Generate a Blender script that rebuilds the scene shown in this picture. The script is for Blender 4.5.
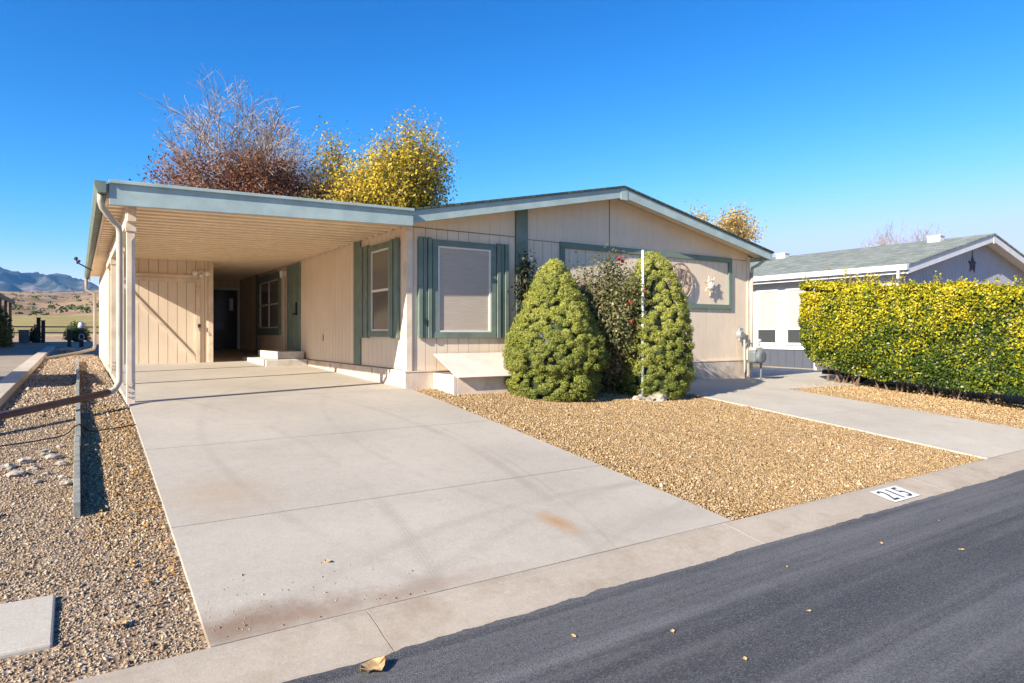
import bpy, bmesh, math, random
import numpy as np
from mathutils import Vector, Matrix, noise as mnoise
R = math.radians
random.seed(7); rng = np.random.default_rng(7)
for o in list(bpy.data.objects): bpy.data.objects.remove(o)
scene = bpy.context.scene
col = scene.collection

# ------------------------------------------------------------ camera
cam_d = bpy.data.cameras.new('camera'); cam = bpy.data.objects.new('camera', cam_d); col.objects.link(cam)
cam.location = (0, 0, 0.87); cam.rotation_euler = (R(90), 0, -math.atan(434/655))
cam_d.sensor_width = 36; cam_d.lens = 36*655/1024; cam_d.shift_y = -7.5/1024
cam_d.clip_start = 0.05; cam_d.clip_end = 20000
scene.camera = cam
# ------------------------------------------------------------ world + sun
SD = Vector((1, 0.26, -0.55)).normalized()          # way the sunlight travels
EL = math.asin(-SD.z); AZ = math.atan2(-SD.x, -SD.y)
w = bpy.data.worlds.new('World'); scene.world = w; w.use_nodes = True
nt = w.node_tree; bg = nt.nodes['Background']
sky = nt.nodes.new('ShaderNodeTexSky'); sky.sky_type = 'NISHITA'; sky.sun_disc = False
sky.sun_elevation = EL; sky.sun_rotation = AZ % (2*math.pi)
sky.altitude = 1600; sky.air_density = 1.0; sky.dust_density = 0.5; sky.ozone_density = 2.2
hs = nt.nodes.new('ShaderNodeHueSaturation'); hs.inputs['Saturation'].default_value = 1.25
sp_n = nt.nodes.new('ShaderNodeSeparateColor'); cb_n = nt.nodes.new('ShaderNodeCombineColor'); nt.links.new(sky.outputs[0], sp_n.inputs[0])
for i_, (nrm_, pw_, mul_) in enumerate(((2.9, 3.3, .95), (3.8, 1.6, 1.48), (4.4, 1.2, 2.15))):      # deepens the blue overhead, like the photograph's
    q1 = nt.nodes.new('ShaderNodeMath'); q1.operation = 'DIVIDE'; q1.inputs[1].default_value = nrm_; nt.links.new(sp_n.outputs[i_], q1.inputs[0])
    q2 = nt.nodes.new('ShaderNodeMath'); q2.operation = 'SMOOTH_MIN'; q2.inputs[1].default_value = 1.25; q2.inputs[2].default_value = .5; nt.links.new(q1.outputs[0], q2.inputs[0])
    q3 = nt.nodes.new('ShaderNodeMath'); q3.operation = 'POWER'; q3.inputs[1].default_value = pw_; nt.links.new(q2.outputs[0], q3.inputs[0])
    q4 = nt.nodes.new('ShaderNodeMath'); q4.operation = 'MULTIPLY'; q4.inputs[1].default_value = mul_; nt.links.new(q3.outputs[0], q4.inputs[0])
    nt.links.new(q4.outputs[0], cb_n.inputs[i_])
hs.inputs['Saturation'].default_value = 1.0; nt.links.new(cb_n.outputs[0], hs.inputs['Color']); nt.links.new(hs.outputs[0], bg.inputs[0]); bg.inputs[1].default_value = 0.12
sd = bpy.data.lights.new('sun', 'SUN'); sd.energy = 2.85; sd.angle = R(0.5); sd.color = (1, 0.90, 0.755)
sun = bpy.data.objects.new('sun', sd); col.objects.link(sun); sun.location = (-20, -10, 30)
sun.rotation_euler = SD.to_track_quat('-Z', 'Y').to_euler()
vs = scene.view_settings; vs.view_transform = 'Standard'; vs.look = 'None'; vs.gamma = 1; vs.use_curve_mapping = False
vs.exposure = 2.08
scene.render.engine = 'CYCLES'
scene.cycles.volume_bounces = 0
scene.cycles.max_bounces = 8; scene.cycles.diffuse_bounces = 6; scene.cycles.transparent_max_bounces = 8

# ------------------------------------------------------------ materials
class NG:
    def __init__(s, name):
        s.m = bpy.data.materials.new(name); s.m.use_nodes = True; s.t = s.m.node_tree
        s.b = s.t.nodes['Principled BSDF']; s.out = s.t.nodes['Material Output']
        s.tc = s.t.nodes.new('ShaderNodeTexCoord')
    def n(s, k, **kw):
        x = s.t.nodes.new('ShaderNode'+k)
        for a, v in kw.items(): setattr(x, a, v)
        return x
    def l(s, a, b): s.t.links.new(a, b)
    def val(s, inp, v):
        if hasattr(v, 'is_linked') or isinstance(v, bpy.types.NodeSocket): s.l(v, inp)
        else: inp.default_value = v
    def co(s, sc=(1, 1, 1)):
        m = s.n('Mapping'); s.l(s.tc.outputs['Object'], m.inputs[0]); m.inputs['Scale'].default_value = sc
        return m.outputs[0]
    def noise(s, scale, detail=4, rough=.55, vec=None, sc=(1, 1, 1), dist=0):
        x = s.n('TexNoise'); x.inputs['Scale'].default_value = scale; x.inputs['Detail'].default_value = detail
        x.inputs['Roughness'].default_value = rough; x.inputs['Distortion'].default_value = dist
        s.l(vec if vec is not None else s.co(sc), x.inputs['Vector']); return x.outputs[0]
    def vor(s, scale, out=1, vec=None, feature='F1'):
        x = s.n('TexVoronoi'); x.feature = feature; x.inputs['Scale'].default_value = scale
        s.l(vec if vec is not None else s.co(), x.inputs['Vector']); return x.outputs[out]
    def ramp(s, f, stops, interp='LINEAR'):
        r = s.n('ValToRGB'); cr = r.color_ramp; cr.interpolation = interp
        while len(cr.elements) < len(stops): cr.elements.new(.5)
        for e, (p, c) in zip(cr.elements, stops):
            e.position = p; e.color = (*c, 1) if not isinstance(c, (int, float)) else (c, c, c, 1)
        s.l(f, r.inputs[0]); return r.outputs[0]
    def mix(s, f, a, b, mode='MIX'):
        x = s.n('MixRGB'); x.blend_type = mode; s.val(x.inputs[0], f)
        for i, v in ((1, a), (2, b)):
            if isinstance(v, tuple): x.inputs[i].default_value = (*v, 1)
            else: s.val(x.inputs[i], v)
        return x.outputs[0]
    def math(s, op, a, b=0.0, c=None, clamp=False):
        x = s.n('Math'); x.operation = op; x.use_clamp = clamp
        s.val(x.inputs[0], a); s.val(x.inputs[1], b)
        if c is not None: s.val(x.inputs[2], c)
        return x.outputs[0]
    def sep(s):
        x = s.n('SeparateXYZ'); s.l(s.tc.outputs['Object'], x.inputs[0]); return x.outputs
    def bump(s, h, strength=.3, dist=.01):
        b = s.n('Bump'); b.inputs['Strength'].default_value = strength; b.inputs['Distance'].default_value = dist
        s.l(h, b.inputs['Height']); s.l(b.outputs[0], s.b.inputs['Normal'])
    def fin(s, c, rough=.6, spec=.3, metal=0):
        if isinstance(c, tuple): s.b.inputs['Base Color'].default_value = (*c, 1)
        else: s.l(c, s.b.inputs['Base Color'])
        s.val(s.b.inputs['Roughness'], rough); s.b.inputs['Specular IOR Level'].default_value = spec
        s.b.inputs['Metallic'].default_value = metal
        return s.m

def painted(name, c, var=.12, rough=.55, scale=3, dirt=None, bump=.15, bs=60, spec=.3, metal=0):
    g = NG(name); n = g.noise(scale, 5); n2 = g.noise(scale*14, 3)
    a = tuple(x*(1-var) for x in c); b = tuple(min(1, x*(1+var*.7)) for x in c)
    cc = g.mix(g.ramp(n, [(.35, 0), (.65, 1)]), a, b)
    cc = g.mix(g.math('MULTIPLY', g.ramp(n2, [(.5, 0), (.75, 1)]), .25), cc, tuple(x*.75 for x in c))
    if dirt: cc = g.mix(g.math('MULTIPLY', g.ramp(g.noise(scale*.7, 6, .65), [(.5, 0), (.7, 1)]), .6), cc, dirt)
    g.bump(g.noise(bs, 3), bump, .004)
    return g.fin(cc, rough, spec, metal)

def siding_mat(name, c):
    g = NG(name)
    n = g.noise(1.3, 5); fine = g.noise(6, 4, .6, sc=(9, 9, .5)); 
    cc = g.mix(g.ramp(n, [(.3, 0), (.7, 1)]), tuple(x*.93 for x in c), tuple(x*1.05 for x in c))
    cc = g.mix(g.math('MULTIPLY', g.ramp(fine, [(.45, 0), (.72, 1)]), .22), cc, tuple(x*.66 for x in c))
    iso = g.n('NewGeometry').outputs['Random Per Island']
    cc = g.mix(g.math('MULTIPLY', iso, .10), cc, tuple(x*.7 for x in c))
    g.bump(fine, .35, .004)
    return g.fin(cc, .75, .2)

def leaf_mat(name, stops, trans=.25, rough=.5, zk=0, z0=1):
    g = NG(name); iso = g.n('NewGeometry').outputs['Random Per Island']
    big = g.noise(1.3, 4)
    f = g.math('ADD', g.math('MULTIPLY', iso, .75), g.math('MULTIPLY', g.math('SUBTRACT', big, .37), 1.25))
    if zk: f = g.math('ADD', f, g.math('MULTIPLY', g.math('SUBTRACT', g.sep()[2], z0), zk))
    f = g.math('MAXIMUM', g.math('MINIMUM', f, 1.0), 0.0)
    c = g.ramp(f, stops)
    g.fin(c, rough, .25)
    tr = g.n('BsdfTranslucent'); g.l(c, tr.inputs[0])
    mx = g.n('MixShader'); mx.inputs[0].default_value = trans
    g.l(g.b.outputs[0], mx.inputs[1]); g.l(tr.outputs[0], mx.inputs[2]); g.l(mx.outputs[0], g.out.inputs[0])
    return g.m

M = {}
TAN = (.79, .65, .49)
M['siding'] = siding_mat('tan_siding', TAN)
M['siding_back'] = painted('siding_groove', (.28, .21, .15))
M['tan'] = painted('tan_paint', (.76, .62, .475), dirt=(.42, .33, .24))
M['skirt'] = painted('tan_foundation', (.64, .53, .42), var=.15, dirt=(.33, .23, .15), bs=25, bump=.4)
M['green'] = painted('sage_trim', (.16, .21, .17), var=.15, dirt=(.23, .28, .24))
M['fascia'] = painted('blue_green_fascia', (.37, .465, .445), var=.14, dirt=(.27, .37, .37))
M['soffit'] = painted('soffit_metal', (.86, .70, .50), var=.08, rough=.45)
M['shingle_dark'] = painted('shingle', (.05, .065, .06), scale=8)
M['white'] = painted('white_paint', (.66, .66, .65), var=.06)
M['vinyl'] = painted('window_vinyl', (.74, .72, .67), var=.04, rough=.4)
M['dark'] = painted('dark_metal', (.03, .03, .033), rough=.45)
M['grey_metal'] = painted('meter_grey', (.14, .16, .165), rough=.45)
M['galv'] = painted('galvanised', (.42, .44, .45), rough=.4, metal=.5)
M['down'] = painted('downspout', (.46, .42, .35), rough=.4)
M['drain'] = painted('drain_pipe', (.115, .062, .055), rough=.45, dirt=(.2, .14, .11))
M['drain_far'] = painted('drain_pipe_pale', (.26, .23, .19), rough=.5)
M['wood'] = painted('weathered_wood', (.27, .27, .235), var=.3, scale=10, dirt=(.13, .17, .06), bs=80, bump=.5)
M['darkwood'] = painted('dark_wood', (.045, .036, .03), var=.3)
M['rock'] = painted('pale_rock', (.38, .33, .27), var=.3, scale=9, bump=.6, bs=40)
M['bark'] = painted('bark', (.16, .12, .10), var=.3, scale=8, bump=.6)
M['palebark'] = painted('pale_twig', (.34, .29, .25), var=.25, scale=4)
M['stem'] = painted('hedge_stem', (.17, .12, .085), var=.35, scale=8)
M['ply'] = painted('painted_lid', (.66, .57, .50), var=.07, dirt=(.52, .42, .36))
M['pole'] = painted('pole_paint', (.50, .56, .53), var=.1, rough=.35)
M['iron'] = painted('rusted_iron', (.30, .22, .17), var=.3, rough=.5)
M['sunpaint'] = painted('chalky_sun', (.62, .56, .46), var=.15)
M['star'] = painted('star_tin', (.07, .085, .12), var=.3, dirt=(.20, .05, .05), scale=9)
M['nwall'] = siding_mat('neighbour_white_siding', (.60, .60, .60))
M['ngrey'] = siding_mat('neighbour_grey_siding', (.41, .43, .475))
M['nskirt'] = siding_mat('neighbour_skirting', (.085, .095, .12))
M['ntan'] = siding_mat('far_tan_siding', (.40, .29, .20))
M['rubber'] = painted('rubber', (.012, .012, .013), rough=.8)
M['carpaint'] = painted('white_car_paint', (.72, .73, .74), var=.03, rough=.15, bump=0, spec=.6)
M['carglass'] = NG('car_glass').fin((.015, .018, .02), .05, .8)
M['bulb'] = painted('lamp_glass', (.75, .72, .66), var=.03, rough=.25)
M['brass'] = painted('lamp_metal', (.35, .30, .22), rough=.4)

def concrete(name, c, joints=False, drive=False, dirt=(.30, .21, .13)):
    g = NG(name)
    n = g.noise(.7, 6, .6); n2 = g.noise(9, 5, .65); n3 = g.noise(120, 2)
    cc = g.mix(g.ramp(n, [(.32, 0), (.68, 1)]), tuple(x*.86 for x in c), tuple(x*1.06 for x in c))
    cc = g.mix(g.math('MULTIPLY', g.ramp(n2, [(.48, 0), (.7, 1)]), .3), cc, tuple(x*.72 for x in c))
    cc = g.mix(g.math('MULTIPLY', g.ramp(n3, [(.5, 0), (.75, 1)]), .5), cc, tuple(x*.55 for x in c))
    cc = g.mix(g.math('MULTIPLY', g.ramp(g.noise(45, 3, .7), [(.5, 0), (.75, 1)]), .35), cc, tuple(min(1, x*1.35) for x in c))
    X, Y, Z = g.sep()
    if drive:
        def arc(cx, cy, r, wd, amt, cc):
            dx = g.math('SUBTRACT', X, cx); dy = g.math('SUBTRACT', Y, cy)
            d = g.math('SQRT', g.math('ADD', g.math('MULTIPLY', dx, dx), g.math('MULTIPLY', dy, dy)))
            e = g.math('ABSOLUTE', g.math('SUBTRACT', d, r))
            m = g.ramp(g.math('DIVIDE', e, wd), [(.25, 1), (1.0, 0)])
            fine = g.math('SINE', g.math('MULTIPLY', d, 240.0))
            m = g.math('MULTIPLY', m, g.math('ADD', .72, g.math('MULTIPLY', fine, .28)))
            m = g.math('MULTIPLY', m, g.ramp(g.noise(.9, 5, .65), [(.33, 0), (.6, 1)]))
            return g.mix(g.math('MULTIPLY', m, amt), cc, tuple(x*.55 for x in c))
        for a in ((-5.11, 6.3, 8.59, .085, .42), (-5.11, 6.3, 8.74, .025, .3), (-7.31, 5.59, 9.34, .08, .34), (9.3, 6.81, 8.25, .07, .32), (9.3, 6.81, 6.85, .06, .25),
                  (3.76, -1.05, 5.51, .075, .34), (5.37, -2.77, 7.31, .085, .36), (5.6, -2.4, 6.4, .06, .25)):
            cc = arc(*a, cc)
        def blot(x, y, sx, sy, colr, amt, cc):
            dx = g.math('DIVIDE', g.math('SUBTRACT', X, x), sx); dy = g.math('DIVIDE', g.math('SUBTRACT', Y, y), sy)
            d = g.math('SQRT', g.math('ADD', g.math('MULTIPLY', dx, dx), g.math('MULTIPLY', dy, dy)))
            d = g.math('ADD', d, g.math('MULTIPLY', g.math('SUBTRACT', g.noise(5, 5, .7), .5), 1.5))
            return g.mix(g.math('MULTIPLY', g.ramp(d, [(.1, 1), (1, 0)]), amt), cc, colr)
        cc = blot(3.05, 3.95, .13, .32, (.36, .20, .07), .75, cc)
        cc = blot(.75, 3.55, .75, .22, (.20, .13, .085), .8, cc)
        cc = blot(1.5, 3.5, 1.1, .14, (.28, .20, .14), .6, cc)
        cc = blot(.95, 5.6, .5, .7, (.36, .27, .18), .5, cc)
        cc = blot(3.9, 3.7, .8, .22, (.32, .27, .23), .4, cc)
        # grit specks
        v = g.vor(38, 0)
        sp = g.math('MULTIPLY', g.ramp(v, [(.12, 1), (.2, 0)]), g.ramp(g.noise(2.3, 3), [(.55, 0), (.7, 1)]))
        cc = g.mix(g.math('MULTIPLY', sp, .5), cc, (.10, .07, .05))
    else:
        cc = g.mix(g.math('MULTIPLY', g.ramp(g.noise(2.2, 6, .7), [(.5, 0), (.72, 1)]), .5), cc, dirt)
    # hairline cracks
    cr = g.vor(.55, 0, vec=None, feature='DISTANCE_TO_EDGE')
    g.bump(g.mix(.4, n3, n2), .25, .005)
    return g.fin(cc, .85, .2)
CON = (.43, .388, .325)
M['drive'] = concrete('driveway_concrete', CON, drive=True)
M['walk'] = concrete('walkway_concrete', (.48, .44, .37), dirt=(.38, .32, .25))
M['curb'] = concrete('curb_concrete', (.42, .36, .285), dirt=(.24, .165, .10))
M['step'] = concrete('step_concrete', (.60, .565, .51), dirt=(.30, .25, .2))
M['nslab'] = concrete('neighbour_slab_concrete', (.30, .26, .21), dirt=(.22, .13, .07))
M['numpaint'] = painted('number_white', (.72, .72, .70), var=.1, scale=12, dirt=(.5, .46, .4))
M['numblack'] = painted('number_black', (.035, .04, .055), var=.3, scale=30, dirt=(.12, .12, .13))

def asphalt():
    g = NG('asphalt')
    fine = g.noise(60, 6, .85); gv = g.n('SeparateColor'); g.l(g.vor(150, 1), gv.inputs[0]); gr = gv.outputs[0]; n = g.noise(.5, 5, .6); streak = g.noise(1.0, 5, .6, sc=(.05, 2.4, 1), dist=.25)
    streak2 = g.noise(1.0, 4, .6, sc=(.07, 9, 1), dist=.15)
    c = g.mix(g.ramp(n, [(.3, 0), (.7, 1)]), (.060, .060, .062), (.084, .084, .086))
    c = g.mix(g.math('MULTIPLY', g.ramp(streak, [(.46, 0), (.66, 1)]), .8), c, (.17, .17, .175))
    for yc, wd_, am in ((2.42, .16, .75), (2.12, .10, .5), (1.55, .30, .45), (.55, .4, .3)):
        e = g.math('DIVIDE', g.math('ABSOLUTE', g.math('SUBTRACT', g.math('ADD', g.sep()[1], g.math('MULTIPLY', g.math('SUBTRACT', g.noise(.35, 3), .5), .5)), yc)), wd_)
        m_ = g.math('MULTIPLY', g.ramp(e, [(.1, 1), (1, 0)]), g.ramp(g.noise(1.0, 6, .7, sc=(.25, 6, 1)), [(.35, 0), (.65, 1)]))
        c = g.mix(g.math('MULTIPLY', m_, am), c, (.19, .19, .192))
    c = g.mix(g.math('MULTIPLY', g.ramp(streak2, [(.5, 0), (.66, 1)]), .35), c, (.028, .031, .040))
    c = g.mix(g.math('MULTIPLY', g.ramp(g.noise(1.3, 4, .6, sc=(.3, 1, 1)), [(.5, 0), (.7, 1)]), .5), c, (.032, .035, .044))
    c = g.mix(g.ramp(fine, [(.55, 0), (.8, .6)]), c, (.19, .19, .195))
    v = g.vor(9, 0, feature='F1')
    c = g.mix(g.math('MULTIPLY', g.ramp(fine, [(.28, 1), (.42, 0)]), .6), c, (.012, .013, .016))
    c = g.mix(g.math('MULTIPLY', g.ramp(gr, [(.62, 0), (1, 1)]), .42), c, (.21, .21, .21)); c = g.mix(g.math('MULTIPLY', g.ramp(gr, [(0, 1), (.3, 0)]), .5), c, (.015, .016, .018))
    g.bump(g.vor(150, 0), .5, .006)
    return g.fin(c, .8, .3)
M['asphalt'] = asphalt()

STONE_GOLD = [(0, (.17, .10, .045)), (.2, (.27, .17, .075)), (.5, (.38, .25, .115)), (.78, (.46, .325, .165)), (.93, (.52, .41, .26)), (1, (.60, .52, .38))]
STONE_MIX = [(0, (.12, .09, .065)), (.25, (.25, .185, .125)), (.5, (.37, .265, .165)), (.75, (.43, .34, .24)), (.93, (.50, .40, .29)), (1, (.56, .50, .42))]
def stone_mat(name, stops):
    g = NG(name); iso = g.n('NewGeometry').outputs['Random Per Island']
    c = g.ramp(iso, stops)
    n = g.noise(1.1, 3)
    c = g.mix(g.math('MULTIPLY', g.ramp(n, [(.45, 0), (.7, 1)]), .25), c, (.25, .17, .10))
    return g.fin(c, .8, .25)
M['stone_gold'] = stone_mat('golden_gravel', STONE_GOLD)
M['stone_mix'] = stone_mat('mixed_gravel', STONE_MIX)

def ground_mat():
    g = NG('ground')
    X, Y, Z = g.sep()
    v = g.vor(42, 1); vv = g.n('SeparateColor'); g.l(v, vv.inputs[0])
    gold = g.ramp(vv.outputs[0], STONE_GOLD); mixd = g.ramp(vv.outputs[0], STONE_MIX)
    side = g.math('GREATER_THAN', X, 2.5)
    grav = g.mix(side, mixd, gold)
    grav = g.mix(.35, grav, (.19, .13, .08))
    n = g.noise(.05, 6, .6); nf = g.noise(.25, 6, .7)
    grass = g.mix(g.ramp(nf, [(.35, 0), (.65, 1)]), (.24, .20, .07), (.37, .29, .12))
    tan = g.mix(g.ramp(g.noise(.035, 8, .72), [(.38, 0), (.62, 1)]), (.22, .14, .08), (.37, .25, .14))
    scr = g.ramp(g.noise(.12, 5, .65), [(.54, 0), (.64, 1)])
    tan = g.mix(g.math('MULTIPLY', scr, .7), tan, (.10, .095, .045))
    dirt = g.mix(g.ramp(nf, [(.4, 0), (.6, 1)]), (.30, .20, .13), (.44, .33, .23))
    wob = g.math('ADD', Y, g.math('MULTIPLY', g.math('SUBTRACT', n, .5), 60))
    c = g.mix(g.math('GREATER_THAN', Y, 26), grav, dirt)
    c = g.mix(g.math('GREATER_THAN', Y, 64), c, grass)
    c = g.mix(g.ramp(g.math('DIVIDE', wob, 400), [(.36, 0), (.46, 1)]), c, tan)
    g.bump(g.vor(42, 0), .8, .012)
    return g.fin(c, .9, .15)
M['ground'] = ground_mat()
def mountain_mat():
    g = NG('mountain_slope')
    c = g.ramp(g.noise(.004, 9, .68), [(.36, (.02, .035, .03)), (.5, (.05, .06, .05)), (.60, (.20, .16, .13)), (.72, (.34, .27, .22))])
    return g.fin(c, .9, .1)
M['mountain'] = mountain_mat()
def shingles(name, a, b):
    g = NG(name)
    br = g.n('TexBrick'); m = g.n('Mapping'); g.l(g.tc.outputs['Object'], m.inputs[0])
    m.inputs['Rotation'].default_value = (0, 0, R(90)); g.l(m.outputs[0], br.inputs['Vector'])
    br.inputs['Scale'].default_value = 1; br.inputs['Brick Width'].default_value = .3; br.inputs['Row Height'].default_value = .135
    br.inputs['Mortar Size'].default_value = .012; br.inputs['Color1'].default_value = (*a, 1); br.inputs['Color2'].default_value = (*b, 1)
    br.inputs['Mortar'].default_value = (a[0]*.45, a[1]*.45, a[2]*.45, 1); br.offset = .5
    c = g.mix(g.math('MULTIPLY', g.ramp(g.noise(2.5, 5), [(.4, 0), (.65, 1)]), .55), br.outputs[0], tuple(x*.6 for x in a))
    g.bump(br.outputs['Fac'], -.4, .01)
    return g.fin(c, .9, .1)
M['roof_n'] = shingles('grey_green_shingles', (.19, .22, .20), (.33, .355, .32))
M['roof_h'] = shingles('dark_green_shingles', (.06, .085, .075), (.10, .13, .115))
M['roof_t'] = shingles('brown_shingles', (.13, .085, .06), (.2, .14, .10))
def shade_mat():
    g = NG('woven_sun_screen'); n = g.noise(3, 4, .6, sc=(1, 1, 26)); n2 = g.noise(60, 2)
    c = g.mix(g.ramp(n, [(.3, 0), (.7, 1)]), (.42, .35, .28), (.55, .475, .395))
    c = g.mix(g.math('MULTIPLY', n2, .25), c, (.25, .21, .17))
    return g.fin(c, .7, .3)
M['screen'] = shade_mat()
def glass_blind(name, c, lo):
    g = NG(name); X, Y, Z = g.sep()
    s = g.math('SINE', g.math('MULTIPLY', Z, 120.0))
    cc = g.mix(g.math('MULTIPLY', g.ramp(s, [(.0, 0), (1, 1)]), .35), c, lo)
    return g.fin(cc, .12, .7)
M['blind'] = glass_blind('glass_over_blinds', (.40, .39, .37), (.28, .27, .26))
M['dimglass'] = glass_blind('glass_over_dim_blinds', (.15, .145, .125), (.08, .075, .065))
M['darkglass'] = glass_blind('glass_over_dark_blinds', (.055, .06, .06), (.02, .02, .022))
M['meshdoor'] = NG('dark_screen_mesh').fin((.05, .055, .065), .15, .6)
M['spruce'] = leaf_mat('spruce_needles', [(0, (.08, .105, .02)), (.4, (.19, .22, .04)), (.75, (.33, .34, .06)), (1, (.46, .45, .10))], .12, zk=.16, z0=.9)  # deeper green low down: needle colour plus shade put into the ramp
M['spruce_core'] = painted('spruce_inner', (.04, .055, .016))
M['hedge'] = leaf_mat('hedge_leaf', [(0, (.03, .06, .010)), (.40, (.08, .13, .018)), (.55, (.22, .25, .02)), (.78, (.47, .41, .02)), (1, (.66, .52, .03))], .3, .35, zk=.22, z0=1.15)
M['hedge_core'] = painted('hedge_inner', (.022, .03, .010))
M['rose'] = leaf_mat('rose_leaf', [(0, (.04, .055, .02)), (.45, (.12, .125, .045)), (.75, (.21, .20, .08)), (1, (.32, .22, .12))], .2, .4)
M['petal'] = painted('rose_petal', (.50, .02, .03))
M['darkleaf'] = leaf_mat('dark_shrub_leaf', [(0, (.008, .012, .008)), (1, (.045, .055, .03))], .1)
M['yellow'] = leaf_mat('yellow_leaf', [(0, (.16, .15, .03)), (.3, (.34, .28, .03)), (.6, (.58, .43, .035)), (1, (.75, .56, .06))], .35)
M['olive'] = leaf_mat('olive_leaf', [(0, (.06, .065, .02)), (.5, (.15, .14, .03)), (1, (.32, .26, .05))], .3)
M['russet'] = leaf_mat('russet_leaf', [(0, (.11, .04, .022)), (.5, (.22, .085, .045)), (1, (.34, .16, .08))], .3)
M['gold'] = leaf_mat('gold_leaf', [(0, (.34, .26, .08)), (.5, (.50, .34, .09)), (1, (.62, .48, .22))], .35)
M['bush'] = leaf_mat('bush_leaf', [(0, (.02, .035, .01)), (1, (.10, .14, .03))], .2)
M['dryleaf'] = painted('dry_leaf', (.50, .33, .16), var=.3, scale=30)
M['litter'] = leaf_mat('litter_leaf', [(0, (.16, .07, .025)), (.5, (.42, .22, .07)), (1, (.60, .42, .20))], .1)
M['tube_dark'] = painted('black_tube', (.02, .018, .016), rough=.5)

# ------------------------------------------------------------ mesh helpers
class MB:
    def __init__(s): s.v = []; s.f = []
    def add(s, vs, fs):
        k = len(s.v); s.v += [tuple(p) for p in vs]; s.f += [tuple(i+k for i in f) for f in fs]; return s
    def box(s, x0, x1, y0, y1, z0, z1):
        return s.hexa([(x0, y0, z0), (x1, y0, z0), (x1, y1, z0), (x0, y1, z0), (x0, y0, z1), (x1, y0, z1), (x1, y1, z1), (x0, y1, z1)])
    def hexa(s, p):
        return s.add(p, [(0, 3, 2, 1), (4, 5, 6, 7), (0, 1, 5, 4), (1, 2, 6, 5), (2, 3, 7, 6), (3, 0, 4, 7)])
    def prism(s, poly, axis, a, b):        # poly 2D; axis: which coordinate is extruded
        n = len(poly)
        def P(q, t):
            return {'x': (t, q[0], q[1]), 'y': (q[0], t, q[1]), 'z': (q[0], q[1], t)}[axis]
        vs = [P(q, a) for q in poly]+[P(q, b) for q in poly]
        fs = [tuple(range(n-1, -1, -1)), tuple(range(n, 2*n))]+[(i, (i+1) % n, (i+1) % n+n, i+n) for i in range(n)]
        return s.add(vs, fs)
    def tube(s, pts, r, n=8, cap=True, sq=False):
        pts = [Vector(p) for p in pts]
        rs = r if isinstance(r, (list, tuple)) else [r]*len(pts)
        k = len(s.v); up = Vector((0, 0, 1))
        for i, p in enumerate(pts):
            d = ((pts[min(i+1, len(pts)-1)]-p).normalized()+(p-pts[max(i-1, 0)]).normalized())
            d = d.normalized() if d.length > 1e-6 else Vector((0, 0, 1))
            ref = Vector((0, 1, 0)) if abs(d.z) > .9 else up
            if i and abs(d.dot(lastu)) < .95: ref = lastu
            u = (ref-d*ref.dot(d)).normalized(); v = d.cross(u); lastu = u
            for j in range(n):
                a = 2*math.pi*(j+(.5 if sq else 0))/n
                q = p+(u*math.cos(a)+v*math.sin(a))*rs[i]; s.v.append(tuple(q))
        for i in range(len(pts)-1):
            for j in range(n):
                a = k+i*n+j; b = k+i*n+(j+1) % n
                s.f.append((a, b, b+n, a+n))
        if cap:
            s.f.append(tuple(k+j for j in range(n-1, -1, -1))); e = k+(len(pts)-1)*n
            s.f.append(tuple(e+j for j in range(n)))
        return s
    def lathe(s, prof, c, n=16, axis='z'):
        k = len(s.v)
        for (r, t) in prof:
            for j in range(n):
                a = 2*math.pi*j/n; q = (r*math.cos(a), r*math.sin(a))
                p = {'z': (q[0], q[1], t), 'y': (q[0], t, q[1]), 'x': (t, q[0], q[1])}[axis]
                s.v.append((c[0]+p[0], c[1]+p[1], c[2]+p[2]))
        for i in range(len(prof)-1):
            for j in range(n):
                a = k+i*n+j; b = k+i*n+(j+1) % n; s.f.append((a, b, b+n, a+n))
        s.f.append(tuple(k+j for j in range(n-1, -1, -1))); e = k+(len(prof)-1)*n; s.f.append(tuple(e+j for j in range(n)))
        return s
    def ball(s, c, r, sub=2, sq=(1, 1, 1), jit=0, seed=0):
        bm = bmesh.new(); bmesh.ops.create_icosphere(bm, subdivisions=sub, radius=1)
        vs = []
        for v in bm.verts:
            k = 1+jit*mnoise.noise(v.co*1.7+Vector((seed, 0, 0)))
            vs.append((c[0]+v.co.x*r*sq[0]*k, c[1]+v.co.y*r*sq[1]*k, c[2]+v.co.z*r*sq[2]*k))
        fs = [tuple(v.index for v in f.verts) for f in bm.faces]; bm.free()
        return s.add(vs, fs)

ORG = {}
def link(name, me, mat, parent=None, smooth=False, bevel=0):
    o = bpy.data.objects.new(name, me); col.objects.link(o)
    if mat is not None: me.materials.append(M[mat] if isinstance(mat, str) else mat)
    if parent is not None:
        o.parent = parent
        o.location = -ORG.get(parent.name, Vector((0, 0, 0)))
    if smooth:
        me.polygons.foreach_set('use_smooth', [True]*len(me.polygons))
    if bevel:
        b = o.modifiers.new('bevel', 'BEVEL'); b.width = bevel; b.segments = 2; b.limit_method = 'ANGLE'; b.angle_limit = R(40)
    ORG[o.name] = Vector((0, 0, 0))
    return o
def obj(name, mb, mat, parent=None, smooth=False, bevel=0, fixn=True):
    me = bpy.data.meshes.new(name); me.from_pydata(mb.v, [], mb.f); me.update()
    if fixn:
        bm = bmesh.new(); bm.from_mesh(me); bmesh.ops.recalc_face_normals(bm, faces=bm.faces); bm.to_mesh(me); bm.free()
    return link(name, me, mat, parent, smooth, bevel)
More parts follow.
